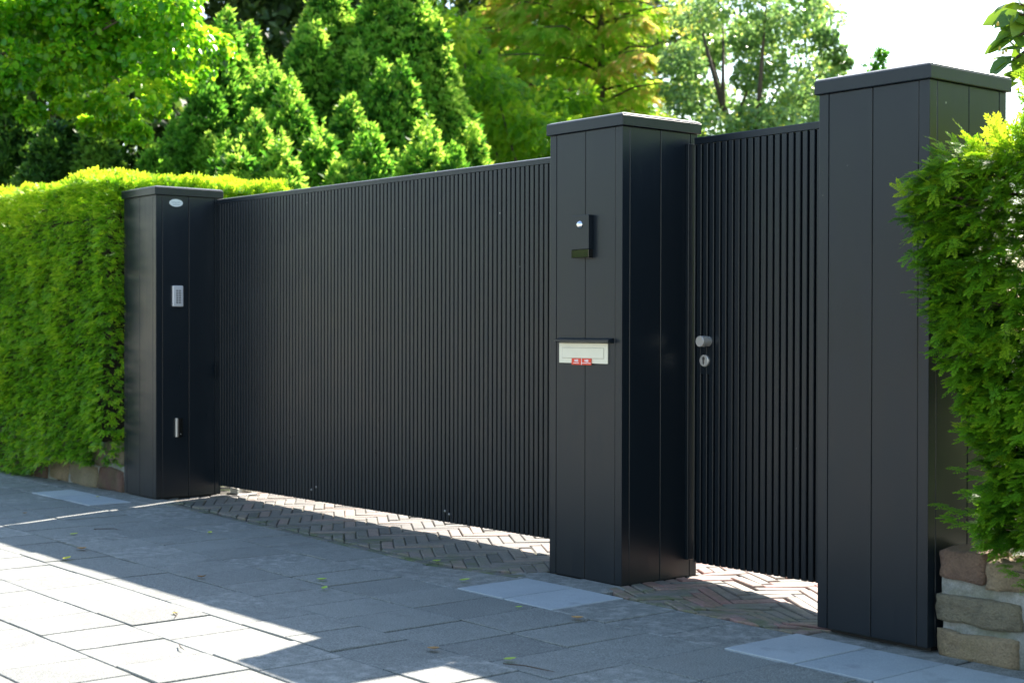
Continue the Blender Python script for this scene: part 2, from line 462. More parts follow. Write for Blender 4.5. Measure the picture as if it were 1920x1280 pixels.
def paver(mb, poly, z, bev, tone, hue, tilt=.0, depth=.05, zf=None):
    poly = clean(poly)
    if len(poly) < 3 or area(poly) < .0007: return
    inn = inset(poly, bev)
    if area(inn) < .0002: return
    cx = sum(p[0] for p in poly) / len(poly); cy = sum(p[1] for p in poly) / len(poly)
    tx, ty = random.uniform(-tilt, tilt), random.uniform(-tilt, tilt)
    zz = lambda p: z + (p[0] - cx) * tx + (p[1] - cy) * ty + (zf(p[0], p[1]) if zf else 0)
    n = len(poly)
    vs = [(p[0], p[1], zz(p)) for p in inn] + [(p[0], p[1], zz(p) - bev * .8) for p in poly] + [(p[0], p[1], zz(p) - depth) for p in poly]
    fs = [tuple(range(n))]
    for i in range(n):
        j = (i + 1) % n
        fs += [(n + i, n + j, j, i), (2 * n + i, 2 * n + j, n + j, n + i)]
    mb.add(vs, fs, tone, hue)

# ground sheets
g = MB(); g.add([(-600, -600, -.16), (600, -600, -.16), (600, 600, -.16), (-600, 600, -.16)], [(0, 1, 2, 3)])
tag(g.build('ground', M['ground']), kind='structure')
g = MB(); g.box(-120, 120, -26, -4.62, -.3, -.13); tag(g.build('road', M['asphalt']), kind='structure')
g = MB()
x = -40.0
while x < 40:
    g.box(x, x + .985, -4.60, -4.45, -.3, .002, .012, random.random(), 0); x += 1.0
tag(g.build('kerb', M['slab']), kind='structure')
g = MB()
for (xa, xb, ya, yb, zz_) in ((-40, 40, -4.44, -.16, -.013), (-40, 0.002, -.16, 4.6, -.0125), (1.248, 40, -.16, 4.6, -.013)):
    g.add([(xa, ya, zz_), (xb, ya, zz_), (xb, yb, zz_), (xa, yb, zz_)], [(0, 1, 2, 3)])
def smooth(t):
    t = max(0, min(1, t)); return t * t * (3 - 2 * t)
def dip(x, y): return -.043 * smooth((x - .15) / .85) * smooth((y + .14) / .34) + .006 * math.sin(x * 9) * math.sin(y * 7 + 1) * smooth((y + .1) / .2)
for i in range(10):
    for k in range(24):
        xa, xb = .002 + .1246 * i, .002 + .1246 * (i + 1); ya, yb = -.16 + .08 * k ** 1.28, -.16 + .08 * (k + 1) ** 1.28
        q = [(xa, ya), (xb, ya), (xb, yb), (xa, yb)]; g.add([(u, v, dip(u, v) - .018) for u, v in q], [(0, 1, 2, 3)])
g.add([(-40, -4.44, -.15), (40, -4.44, -.15), (40, 4.6, -.15), (-40, 4.6, -.15)], [(0, 1, 2, 3)])
tag(g.build('paving_bed', M['joint']), kind='structure')
M['sand'] = soil_mat('joint_sand', (.07, .064, .053), (.13, .12, .10), (.06, .07, .03), 5)
g = MB(); g.add([(-4.55, -.10, -.0065), (-1.0, -.262, -.0065), (-.56, -.115, -.0065), (-.535, 4.5, -.0065), (-4.55, 4.5, -.0065)], [(0, 1, 2, 3, 4)])
tag(g.build('driveway_sand', M['sand']), kind='structure')

# concrete slabs of the pavement
pv = MB(); pn = MB()
rows = [-.645, -1.072, -1.462, -1.822, -2.182, -2.542, -2.905, -3.27, -3.635, -4.0, -4.43]
phase = [.18, -.186, -.33, -.272, .073, .20, -.1, .12, -.05, .17]
J = .0034
for k in range(len(rows) - 1):
    y1, y0 = rows[k], rows[k + 1]
    x = phase[k] - .338 * 28
    x1 = x
    while x < 7:
        x1 = x + .338 + random.uniform(-.006, .006)
        a, b = (J + random.choice((0, 0, 0, .0015, .0025)) for _ in range(2))
        tone = min(1, max(0, random.gauss(.5, .12))); hue = random.choice((0, .1, .2, .35, .9))
        sk_ = random.uniform(-.003, .003)
        paver(pv, [(x + a + sk_, y0 + b), (x1 - a + sk_, y0 + b), (x1 - a, y1 - b), (x + a, y1 - b)], random.uniform(-.0028, .0028), .0025, tone, hue, .006)
        x = x1
def row_a(x):
    if x < -4.57: return (-4.57, -.335, 0)
    if x < -1.0: return (-4.57, -.185, (-.335 + .185) / 3.57)
    if x < -.44: return (-1.0, -.335, (.12) / .56)
    return (-.44, -.215, 0)
new_x = [(-.431, -.09), (-.09, .245), (1.225, 1.565), (1.565, 1.905), (1.905, 2.24), (-5.52, -5.18), (-5.18, -4.85), (-4.85, -4.515)]
edges = [-9 + i * .34 for i in range(10)] + [-5.86, -5.52, -5.18, -4.85, -4.515] + [-4.515 + .3403 * i for i in range(1, 12)] + [-.431, -.09, .245, .572, .902, 1.225, 1.565, 1.905, 2.24] + [2.24 + .338 * i for i in range(1, 14)]
for x, x1 in zip(edges, edges[1:]):
    if x1 - x < .05: continue
    new = any(abs(x - q[0]) < .01 for q in new_x)
    ox, oy, sl = row_a((x + x1) / 2)
    yl = lambda X: oy + sl * (X - ox)
    poly = [(x + J, -.642 + J), (x1 - J, -.642 + J), (x1 - J, yl(x1) - J), (x + J, yl(x) - J)]
    if new: paver(pn, poly, .004 + random.uniform(-.001, .002), .003, random.random(), .15, .004)
    else: paver(pv, poly, random.uniform(-.002, .002), .003, random.gauss(.35, .15), random.choice((.3, .8, 1)), .005)
# narrow kerb strips before the pillars and the walls
for (xa, xb, ya, yb, n) in ((-.60, .075, -.207, -.006, 2), (1.26, 1.92, -.207, -.02, 2), (1.93, 7, -.207, -.02, 12), (-5.08, -4.30, -.325, -.075, 3), (-9, -5.09, -.325, -.05, 11)):
    for i in range(n):
        xx, x2 = xa + (xb - xa) * i / n, xa + (xb - xa) * (i + 1) / n
        paver(pv, [(xx + J, ya), (x2 - J, ya), (x2 - J, yb), (xx + J, yb)], random.uniform(-.004, .001), .004, random.uniform(.1, .45), .8, .008)
pav = tag(pv.build('pavement', M['slab']), kind='structure')
tag(pn.build('new_paving_slabs', M['slab_new']), kind='structure')

# herringbone clinker of the driveway and of the wicket path
def herringbone(mb, region, L, W, ang, o, moss_fn, zf=None):
    n = int(round(L / W)); ca, sa = math.cos(ang), math.sin(ang)
    xs = [p[0] for p in region]; ys = [p[1] for p in region]
    ext = int((max(xs) - min(xs) + max(ys) - min(ys)) / W) + 4
    cxm, cym = (min(xs) + max(xs)) / 2, (min(ys) + max(ys)) / 2
    for s_ in range(-ext // (2 * n) - 3, ext // (2 * n) + 4):
        for k in range(-ext, ext):
            for vert in (0, 1):
                if not vert: a0, b0, a1, b1 = k + 2 * n * s_, k, k + 2 * n * s_ + n, k + 1
                else: a0, b0, a1, b1 = k + n + 2 * n * s_, k + 1 - n, k + n + 1 + 2 * n * s_, k + 1
                j = (.0026 + random.uniform(0, .0022)) * (1.6 if zf else 1)
                q = [(a0 * W + j, b0 * W + j), (a1 * W - j, b0 * W + j), (a1 * W - j, b1 * W - j), (a0 * W + j, b1 * W - j)]
                da = random.gauss(0, .012); mx = (a0 + a1) * W / 2; my = (b0 + b1) * W / 2
                q = [(mx + (u - mx) - (v - my) * da, my + (v - my) + (u - mx) * da) for u, v in q]
                q = [(cxm + o[0] + u * ca - v * sa, cym + o[1] + u * sa + v * ca) for u, v in q]
                mxx = sum(p[0] for p in q) / 4; myy = sum(p[1] for p in q) / 4
                if not (min(xs) - .2 < mxx < max(xs) + .2 and min(ys) - .2 < myy < max(ys) + .2): continue
                q = clip_poly(q, region)
                if len(q) < 3: continue
                sag = -.012 * math.exp(-((myy - .3) / .5) ** 2) * 0
                t = random.random()
                tone = random.uniform(.05, .55) if t < .72 else random.uniform(.6, 1.0)
                paver(mb, q, sag + random.gauss(.001, .0022), .0045, tone, moss_fn(mxx, myy), .018, .05, zf)
br = MB()
REG1 = [(-4.55, -.10), (-1.0, -.262), (-.56, -.115), (-.535, .0), (-.535, 4.5), (-4.55, 4.5)]
REG2 = [(.004, -.105), (.09, -.155), (.45, -.212), (.85, -.208), (1.245, -.205), (1.245, 4.5), (.004, 4.5)]
random.seed(11)
b1 = MB(); herringbone(b1, REG1, .272, .068, R(57), (.01, .02), lambda x, y: max(0, min(.6, .5 - (y + .1) * 1.8)))
for t_ in range(len(b1.t)): b1.t[t_] *= .72
b2 = MB(); herringbone(b2, REG2, .272, .068, R(65), (.02, .01), lambda x, y: max(.08, min(.75, .75 - (y + .1) * 1.3)), dip)
herringbone(b2, [(-.533, .52), (.002, .52), (.002, 4.5), (-.533, 4.5)], .272, .068, R(57), (.0, .0), lambda x, y: .1)
for t_ in range(len(b2.t)): b2.t[t_] = .30 + .70 * b2.t[t_]
# edging bricks laid end to end along the driveway
x = -4.5
while x < -.62:
    y = (-.185 + (-.15) / 3.57 * (x + 4.57)) if x < -1.0 else (-.335 + .214 * (x + 1.0))
    sl = -.042 if x < -1.0 else .30
    l = .2; q = [(x + .003, y + .006), (x + l - .003, y + sl * l + .006), (x + l - .003, y + sl * l + .056), (x + .003, y + .056)]
    paver(b1, q, random.gauss(-.001, .003), .005, random.uniform(.05, .4), .85, .02); x += l
tag(b1.build('driveway', M['brick']), kind='structure')
tag(b2.build('path', M['brick']), kind='structure')

# ------------------------------------------------------------------ gate pillars
W_, D_ = .5134, .504
def pillar(xr, yf, T, b, plinth, label):
    root = empty('gate_pillar', (xr - W_ / 2, yf + D_ / 2, 0), label, 'pillar', 'anthracite clad gate pillars')
    x0, x1, y0, y1 = xr - W_, xr, yf, yf + D_
    zt = T - .0507
    m = MB(); m.box(x0 + .009, x1 - .009, y0 + .009, y1 - .009, b + .004, zt - .002); m.build('core', M['dark'], root)
    gp = .0032; cw = .046; bv = .002
    m = MB()
    mid = (x0 + x1) / 2; midy = (y0 + y1) / 2
    for (a, c) in ((x0 + cw + gp, mid - gp * .6), (mid + gp * .6, x1 - cw - gp)):
        m.box(a, c, y0, y0 + .012, b, zt - .001, bv); m.box(a, c, y1 - .012, y1, b, zt - .001, bv)
    for (a, c) in ((y0 + cw + gp, midy - gp * .6), (midy + gp * .6, y1 - cw - gp)):
        m.box(x0, x0 + .012, a, c, b, zt - .001, bv); m.box(x1 - .012, x1, a, c, b, zt - .001, bv)
    m.build('cladding', M['paint'], root)
    for (cx, sx) in ((x0, 1), (x1, -1)):
        for (cy, sy) in ((y0, 1), (y1, -1)):
            bm = bmesh.new()
            L = [(0, 0), (cw, 0), (cw, .012), (.012, .012), (.012, cw), (0, cw)]
            pts = [(cx + sx * u, cy + sy * v) for u, v in L]
            if sx * sy < 0: pts.reverse()
            lo = [bm.verts.new((u, v, b)) for u, v in pts]; hi = [bm.verts.new((u, v, zt - .001)) for u, v in pts]
            bm.faces.new(lo[::-1]); bm.faces.new(hi)
            for i in range(6): bm.faces.new((lo[i], lo[(i + 1) % 6], hi[(i + 1) % 6], hi[i]))
            bmesh.ops.bevel(bm, geom=list(bm.edges), offset=bv, segments=2, affect='EDGES', profile=.6)
            c = MB(); c.bm(bm); c.build('corner_trim', M['paint'], root)
    o = .015
    m = MB(); m.box(x0 - o, x1 + o, y0 - o, y1 + o, zt, T, .0025); cap = m.build('cap', M['paint'], root)
    m = MB()                                                      # lid: a shallow hipped sheet with a folded rim
    i0, i1 = .003, .020
    a = [(x0 - o + i0, y0 - o + i0), (x1 + o - i0, y0 - o + i0), (x1 + o - i0, y1 + o - i0), (x0 - o + i0, y1 + o - i0)]
    c = [(x0 - o + i1, y0 - o + i1), (x1 + o - i1, y0 - o + i1), (x1 + o - i1, y1 + o - i1), (x0 - o + i1, y1 + o - i1)]
    vs = [(u, v, T + .0005) for u, v in a] + [(u, v, T + .005) for u, v in a] + [(u, v, T + .012) for u, v in c] + [((x0 + x1) / 2, (y0 + y1) / 2, T + .020)]
    fs = [(3, 2, 1, 0)] + [(k + i, k + (i + 1) % 4, k + 4 + (i + 1) % 4, k + 4 + i) for k in (0, 4) for i in range(4)] + [(8 + i, 8 + (i + 1) % 4, 12) for i in range(4)]
    m.add(vs, fs); m.build('lid', M['paint_lit_edge'], cap)  # paler colour draws the gleam of sky along the lid rim
    m = MB(); m.box(x0 + .03, x1 - .02, y0 + plinth, y1 - .02, -.05, b + .003); m.build('foot', M['dark'], root)
    return root
pillar(-4.5726, -.1244, 2.1821, .006, .02, 'left dark pillar carrying the oval badge and the silver keypad')
pillar(0.0, 0.0, 2.2, .0, .02, 'middle dark pillar with intercom and letter slot on its front')
pillar(1.7626, -.1196, 2.1794, .022, .05, 'plain right dark pillar beside the yew bush, nothing fixed to its front')

# ------------------------------------------------------------------ sliding gate
GY = .333
gate = empty('sliding_gate', (-2.54, GY + .05, 0), 'long dark sliding gate of narrow vertical slats across the driveway', 'gate')
gx0, gx1 = -4.5726 + .052, -W_ - .036
zt = lambda x: 2.1158 + (2.1001 - 2.1158) * (x + 4.5726) / 4.06
zb = lambda x: .0731 + (.0931 - .0731) * (x + 4.5726) / 4.06
def skew_box(m, x0, x1, y0, y1, bot, top):
    vs = [(x0, y0, bot(x0)), (x1, y0, bot(x1)), (x1, y1, bot(x1)), (x0, y1, bot(x0)), (x0, y0, top(x0)), (x1, y0, top(x1)), (x1, y1, top(x1)), (x0, y1, top(x0))]
    m.add(vs, [(3, 2, 1, 0), (4, 5, 6, 7), (0, 1, 5, 4), (1, 2, 6, 5), (2, 3, 7, 6), (3, 0, 4, 7)])
pitch = .03925
cs = [-.9123 + pitch * i for i in range(-95, 10)]
for (xa, xb) in ((gx0, -2.489), (-2.487, gx1)):
    m = MB()
    for c in cs:
        a, b = max(c + .0058, xa), min(c + pitch - .0058, xb)
        if b - a < .004: continue
        # a slat with eased front arrises
        e = .0022
        poly = [(a, GY + .026), (a, GY + e), (a + e, GY), (b - e, GY), (b, GY + e), (b, GY + .026)]
        n = 6; B = [zb(u) + random.uniform(0, .0012) for u, v in poly]; T = [zt(u) - .030 for u, v in poly]
        vs = [(u, v, B[i]) for i, (u, v) in enumerate(poly)] + [(u, v, T[i]) for i, (u, v) in enumerate(poly)]
        m.add(vs, [tuple(range(6))[::-1], tuple(range(6, 12))] + [(i, (i + 1) % 6, 6 + (i + 1) % 6, 6 + i) for i in range(6)])
    m.build('slat_panel', M['paint'], gate)
m = MB(); skew_box(m, gx0, gx1, GY + .0265, GY + .031, lambda x: zb(x) + .004, lambda x: zt(x) - .029); m.build('backing_sheet', M['dark'], gate)
m = MB(); skew_box(m, gx0 - .02, gx1 + .02, GY - .0015, GY + .10, lambda x: zt(x) - .028, zt); tr_ = m.build('top_rail', M['paint'], gate)
m = MB(); e0, e1 = gx0 - .02, gx1 + .02
vs = [(e0, GY, zt(e0) + .0005), (e1, GY, zt(e1) + .0005), (e1, GY + .016, zt(e1) + .007), (e0, GY + .016, zt(e0) + .007), (e1, GY + .098, zt(e1) + .008), (e0, GY + .098, zt(e0) + .008), (e0, GY + .098, zt(e0) + .0005), (e1, GY + .098, zt(e1) + .0005)]
m.add(vs, [(0, 1, 2, 3), (3, 2, 4, 5), (5, 4, 7, 6), (0, 3, 5, 6), (1, 7, 4, 2), (0, 6, 7, 1)]); m.build('rail_cover', M['paint_lit_edge'], tr_)  # paler colour draws the sunlit line along the rail edge
m = MB(); skew_box(m, gx0, gx1, GY + .032, GY + .115, lambda x: zb(x) + .006, lambda x: zb(x) + .13); m.build('bottom_beam', M['paint'], gate)
for xx in (gx0, -3.2, -1.75, gx1 - .05):
    m = MB(); skew_box(m, xx, xx + .05, GY + .032, GY + .085, lambda x: zb(x) + .131, lambda x: zt(x) - .029); m.build('frame_post', M['paint'], gate)
for (xx, z) in ((-3.262, .150), (-3.205, .172), (-1.815, .150), (-1.775, .135)):
    m = MB(); m.lathe((xx, GY + .002, z), (0, -1, 0), [(0, .0085), (.004, .0085), (.007, .006), (.008, .002)], 14); m.build('bolt_head', M['steel_dark'], gate, True)
# latch lug at the closing edge (it breaks the sliver of sun that falls through the gap)
m = MB(); m.box(gx0 - .05, gx0 + .03, GY + .03, GY + .075, .86, .97, .004); m.build('latch_lug', M['steel_dark'], gate)

# end catch of the gate on the ground
ct = empty('gate_catch', (-4.50, .47, 0), 'small galvanised end catch on the bricks below the left gate end', 'gate catch')
m = MB(); m.box(-4.56, -4.40, .42, .58, -.02, .012, .003); m.build('base_plate', M['steel_dark'], ct)
m = MB(); m.box(-4.545, -4.530, .44, .56, .0125, .06, .002); m.box(-4.5295, -4.43, .44, .452, .0125, .05, .002); m.box(-4.5295, -4.43, .548, .56, .0125, .05, .002); m.build('cup', M['steel'], ct)

# ------------------------------------------------------------------ wicket gate
WY = .4423
wk = empty('wicket_gate', (.6, WY + .03, 0), 'narrow slatted pedestrian gate with steel knob between middle and right pillar', 'gate')
wx0, wx1 = .038, 1.232
wp = .0404
m = MB()
for i in range(-3, 32):
    c = .0897 + wp * i
    a, b = max(c + .0062, wx0), min(c + wp - .0062, wx1)
    if b - a < .004: continue
    e = .0025; poly = [(a, WY + .026), (a, WY + e), (a + e, WY), (b - e, WY), (b, WY + e), (b, WY + .026)]
    zz = .0725 + random.uniform(0, .0015)
    vs = [(u, v, zz) for u, v in poly] + [(u, v, 2.1238 - .0345) for u, v in poly]
    m.add(vs, [tuple(range(6))[::-1], tuple(range(6, 12))] + [(k, (k + 1) % 6, 6 + (k + 1) % 6, 6 + k) for k in range(6)])
m.build('slat_panel', M['paint'], wk)
m = MB(); m.box(wx0, wx1, WY + .0265, WY + .031, .0765, 2.089); m.build('backing_sheet', M['dark'], wk)
m = MB(); m.box(wx0, wx1, WY - .0015, WY + .055, 2.0905, 2.1238, .002); m.build('top_rail', M['paint'], wk)
m = MB(); m.box(wx0, wx1, WY + .032, WY + .05, .08, .17); m.build('bottom_rail', M['paint'], wk)
m = MB(); m.box(.058, .166, WY + .001, WY + .0255, .985, 1.168, .001); m.build('lock_plate', M['paint'], wk)
kx, kz = .133, 1.143
m = MB(); m.lathe((kx, WY + .001, kz), (0, -1, 0), [(0, .0245), (.030, .0245), (.0305, .0262), (.060, .0262), (.0625, .0245)], 36); m.build('knob', M['steel'], wk)
lx, lz = .113, 1.050
m = MB(); m.lathe((lx, WY + .001, lz), (0, -1, 0), [(0, .0285), (.009, .0285), (.0115, .0262)], 36); ros = m.build('lock_rosette', M['steel'], wk)
m = MB(); m.lathe((lx, WY - .0106, lz + .010), (0, -1, 0), [(0, .0086), (.0016, .0086)], 20); m.box(lx - .0048, lx + .0048, WY - .0121, WY - .0106, lz - .017, lz + .003)
cyl = m.build('cylinder_lock', M['steel_dark'], ros)
m = MB(); m.box(lx - .0013, lx + .0013, WY - .01275, WY - .0124, lz + .004, lz + .016); m.build('keyhole', M['dark'], ros)
jb = MB(); jb.box(.0012, .022, .4195, .491, .0845, 2.0965, .002)
tag(jb.build('gate_stop_post', M['paint']), 'flat dark stop post fixed along the wicket side of the middle pillar', 'post')

# ------------------------------------------------------------------ devices on the pillars
bell = empty('door_intercom', (-.262, 0, 1.64), 'dark box intercom with round chrome button on the middle pillar', 'intercom')
m = MB(); m.box(-.323, -.201, -.030, -.0005, 1.581, 1.7445, .002); m.build('housing', M['paint'], bell)
m = MB(); m.box(-.323, -.201, -.0305, -.0005, 1.541, 1.5805, .0015); m.build('lens_window', M['black_glass'], bell)
m = MB(); m.lathe((-.263, -.0302, 1.699), (0, -1, 0), [(0, .0195), (.002, .0195), (.004, .0165), (.0085, .014), (.0115, .009), (.0125, .002)], 30); m.build('push_button', M['chrome'], bell, True)

ls = empty('letter_slot', (-.265, 0, 1.09), 'cream letter slot plate under a dark rain hood on the middle pillar', 'letter slot')
m = MB(); m.box(-.438, -.092, -.006, -.0005, 1.036, 1.1325, .001); m.build('plate', M['cream'], ls)
fl = MB(); fl.box(-.412, -.118, -.0085, -.0062, 1.061, 1.110, .0012); fl = fl.build('flap', M['cream'], ls)
m = MB()
for (a, b, c, d) in ((-.4135, -.1165, 1.1102, 1.1118), (-.4135, -.1165, 1.0592, 1.0608), (-.4137, -.4122, 1.0609, 1.1101), (-.1178, -.1163, 1.0609, 1.1101)):
    m.box(a, b, -.0068, -.0061, c, d)
m.build('flap_gap_shade', M['cream_line'], ls)  # darker cream strips paint the shade in the gap round the flap
m = MB()
hx0, hx1 = -.440, -.056
vs = [(hx0, -.0005, 1.158), (hx1, -.0005, 1.158), (hx1, -.036, 1.150), (hx0, -.036, 1.150), (hx0, -.0005, 1.1335), (hx1, -.0005, 1.1335), (hx1, -.036, 1.139), (hx0, -.036, 1.139)]
m.add(vs, [(0, 3, 2, 1), (4, 5, 6, 7), (3, 7, 6, 2), (0, 4, 7, 3), (1, 2, 6, 5), (0, 1, 5, 4)]); m.build('rain_hood', M['paint'], ls)

def text(s, size, x, y, z, mat, parent, name, sx=1.0):
    cu = bpy.data.curves.new(name, 'FONT'); cu.body = s; cu.size = size; cu.align_x = 'CENTER'; cu.extrude = .0001; cu.offset = .0006
    tmp = bpy.data.objects.new('tmp', cu); C.objects.link(tmp)
    bpy.context.view_layer.update()
    me = bpy.data.meshes.new_from_object(tmp.evaluated_get(bpy.context.evaluated_depsgraph_get()))
    bpy.data.objects.remove(tmp)
    me.transform(Matrix.Translation((x, y, z)) @ Matrix.Rotation(R(90), 4, 'X') @ Matrix.Diagonal((sx, 1, 1, 1)))
    me.materials.clear(); me.materials.append(mat); me.name = name
    return link(name, me, parent)
for (a, b, wd) in ((-.3405, -.2715, .040), (-.2675, -.2005, .062)):
    m = MB(); m.box(a, b, -.0112, -.0105 if False else -.0088, 1.0285, 1.0595, .0003); st = m.build('sticker', M['red'], ls)
    cx = (a + b) / 2
    text('NEE', .0155, cx, -.0114, 1.0435, M['white'], st, 'lettering')
    q = MB(); n = 7 if wd < .05 else 11
    for i in range(n):
        u = cx - wd / 2 + wd * i / n; q.box(u, u + wd / n * random.uniform(.55, .85), -.0116, -.0113, 1.0352, 1.0392)
    q.build('small_print', M['white'], st)
m = MB(); m.box(-.2712, -.2678, -.0111, -.0089, 1.0285, 1.0595); m.build('sticker_border', M['white'], ls)

PX = -4.5726
bd = empty('maker_badge', (PX, .028, 2.08), 'oval silver maker badge near the top of the left pillar', 'badge')
def oval(m, y, z, a, b, x0, x1, n=36):
    ps = [(y + a * math.cos(2 * math.pi * i / n), z + b * math.sin(2 * math.pi * i / n)) for i in range(n)]
    vs = [(x0, p, q) for p, q in ps] + [(x1, p, q) for p, q in ps]
    m.add(vs, [tuple(range(n))[::-1], tuple(range(n, 2 * n))] + [(i, (i + 1) % n, n + (i + 1) % n, n + i) for i in range(n)])
m = MB(); oval(m, .028, 2.080, .052, .0265, PX + .0005, PX + .004); m.build('plate', M['badge'], bd)
m = MB()
pts = [(PX + .0043, .028 - .036 + .072 * i / 40, 2.084 + .0055 * math.sin(i * 1.15) * (1 if i % 3 else .4) - .002 * math.cos(i * .3)) for i in range(41)]
m.tube(pts, [.0009] * 41, 4)
pts = [(PX + .0043, .028 - .030 + .060 * i / 20, 2.073 + .002 * math.sin(i * .3)) for i in range(21)]
m.tube(pts, [.0008] * 21, 4)
for i in range(14):
    m.box(PX + .0041, PX + .0048, .028 - .026 + i * .0038, .028 - .026 + i * .0038 + .0024, 2.0655, 2.0685)
m.build('script', M['badge_ink'], bd)

kp = empty('access_keypad', (PX, .035, 1.424), 'silver access keypad with small grey keys on the left pillar', 'keypad')
m = MB(); m.box(PX + .0005, PX + .024, -.004, .074, 1.351, 1.497, .004); m.build('housing', M['silver'], kp)
m = MB(); m.box(PX + .0242, PX + .0252, .010, .060, 1.366, 1.474, .0004); m.build('key_field', M['silver'], kp)
for r_ in range(6):
    for c_ in range(2):
        m = MB(); y = .0165 + c_ * .021; z = 1.373 + r_ * .0165
        m.box(PX + .0254, PX + .028, y, y + .0155, z, z + .0115, .0012); m.build('key', M['grey_key'], kp)
cr = empty('card_reader', (PX, .047, .497), 'slim black card reader with steel edge low on the left pillar', 'card reader')
m = MB(); m.box(PX + .0005, PX + .022, .020, .034, .431, .564, .003); m.build('edge_bracket', M['steel'], cr)
m = MB(); m.box(PX + .0005, PX + .024, .0345, .070, .431, .564, .003); m.build('face', M['black_glass'], cr)
m = MB(); m.lathe((PX + .0242, .052, .452), (1, 0, 0), [(0, .003), (.001, .003)], 12); m.build('status_light', M['steel'], cr)

# ------------------------------------------------------------------ rubble walls
def stone(mb, x0, x1, y0, y1, z0, z1, r, tone, moss, seed):
    bm = bmesh.new(); bmesh.ops.create_cube(bm, size=2.0)
    bmesh.ops.subdivide_edges(bm, edges=list(bm.edges), cuts=6, use_grid_fill=True)
    c = Vector(((x0 + x1) / 2, (y0 + y1) / 2, (z0 + z1) / 2)); h = Vector(((x1 - x0) / 2, (y1 - y0) / 2, (z1 - z0) / 2))
    for v in bm.verts:
        p = Vector((v.co.x * h.x, v.co.y * h.y, v.co.z * h.z))
        q = Vector([max(-(h[i] - r), min(h[i] - r, p[i])) for i in range(3)])
        d = p - q
        p = q + (d.normalized() * r if d.length > 1e-6 else d)
        s_ = Vector((seed * 3.1, seed * 1.7, 0))
        p += noise.noise_vector((c + p) * 7 + s_) * .016 + noise.noise_vector((c + p) * 24 + s_) * .007 + noise.noise_vector((c + p) * 60 + s_) * .003
        v.co = c + p
    mb.bm(bm, tone, moss)
def mortar_block(x0, x1, yf, yb, z1, cuts, seed):
    m = MB(); bm = bmesh.new(); bmesh.ops.create_cube(bm, size=1.0)
    nx = max(6, int((x1 - x0) / .03))
    xs = np.linspace(x0, x1, nx + 1); zs = np.linspace(-.05, z1, 14)
    bm.free()
    f = lambda x, z: yf + .012 * noise.noise(Vector((x * 7, z * 9, seed))) + .006 * noise.noise(Vector((x * 26, z * 30, seed)))
    t = lambda x, z: z + (.012 * noise.noise(Vector((x * 6, 3.3, seed))) if z > z1 - .001 else 0)
    vs = [(x, f(x, z), t(x, z)) for z in zs for x in xs] + [(x, yb, t(x, z)) for z in zs for x in xs]
    n1 = nx + 1; k = len(zs) * n1; fs = []
    for j in range(len(zs) - 1):
        for i in range(nx):
            a = j * n1 + i; fs += [(a, a + 1, a + n1 + 1, a + n1), (k + a + 1, k + a, k + a + n1, k + a + n1 + 1)]
        a = j * n1; fs.append((a + n1, k + a + n1, k + a, a)); a += nx; fs.append((a, k + a, k + a + n1, a + n1))
    for i in range(nx):
        a = (len(zs) - 1) * n1 + i; fs.append((a, a + 1, k + a + 1, k + a))
    m.add(vs, fs); return m
wr = empty('stone_wall', (2.6, .1, 0), 'low rubble stone wall right of the gate, under the dark green yew bush', 'wall')
mortar_block(1.795, 5.1, -.074, .35, .355, 0, 1.3).build('mortar', M['mortar'], wr)
m = MB()
for i, (a, b, z0, z1, tn, ms) in enumerate(((1.80, 1.975, .288, .392, .88, .2), (1.985, 2.18, .275, .372, .62, .2), (1.785, 2.125, .128, .232, .22, .35), (1.79, 2.11, -.01, .098, .55, .5),
        (2.15, 2.42, .10, .25, .3, .4), (2.155, 2.36, -.02, .075, .97, .2), (2.2, 2.5, .27, .36, .5, .5), (2.38, 2.7, -.02, .085, .4, .5), (2.45, 2.8, .11, .24, .6, .4), (2.53, 2.85, .27, .36, .9, .3),
        (2.72, 3.05, -.02, .10, .2, .4), (2.83, 3.1, .12, .25, .5, .4), (2.88, 3.2, .27, .36, .35, .5)) + tuple((x_, x_ + w_, z_, z_ + .11, t_, .5) for z_ in (-.02, .115, .25) for x_, w_, t_ in ((3.13, .33, .3), (3.5, .27, .55), (3.8, .36, .2), (4.2, .3, .8), (4.53, .4, .4)))):
    stone(m, a, b, -.096, .10, z0, z1, .007, tn, ms, i)
m.build('stonework', M['stone'], wr, True)
wl = empty('stone_wall', (-7, .1, 0), 'low mossy rubble wall under the long clipped hedge on the left', 'wall')
mb_ = mortar_block(-8.8, -5.10, -.100, .4, .345, 0, 4.2)
mb_.v = [(x, y - .055 * max(0, min(1, (-5.1 - x) / 2.1)) - 0.02 * max(0, -7.2 - x), z) for x, y, z in mb_.v]
mb_.build('mortar', M['mortar'], wl)
m = MB(); random.seed(5); i = 0
for (z0, z1, off) in ((-.02, .155, 0), (.17, .335, .13)):
    x = -5.115
    while x > -8.5:
        wdt = random.uniform(.24, .55); y = -.118 - .055 * max(0, min(1, (-5.1 - x + wdt / 2) / 2.1)) - .02 * max(0, -7.2 - x)
        dz = random.uniform(-.02, .02)
        stone(m, x - wdt, x - .014, y, y + .2, z0 + max(0, dz), z1 + dz, .026, random.choice((.05, .15, .2, .3, .45, .6, .95)), random.uniform(.5, 1), 40 + i); i += 1
        x -= wdt
m.build('stonework', M['stone'], wl, True)

# ------------------------------------------------------------------ yew hedges
def lump(p, s=1.0):
    return np.array([noise.noise(Vector((a * 3.1 * s, b * 3.1 * s, c * 3.1 * s))) + .5 * noise.noise(Vector((a * 8 * s, b * 8 * s, c * 8 * s + 5))) for a, b, c in p])

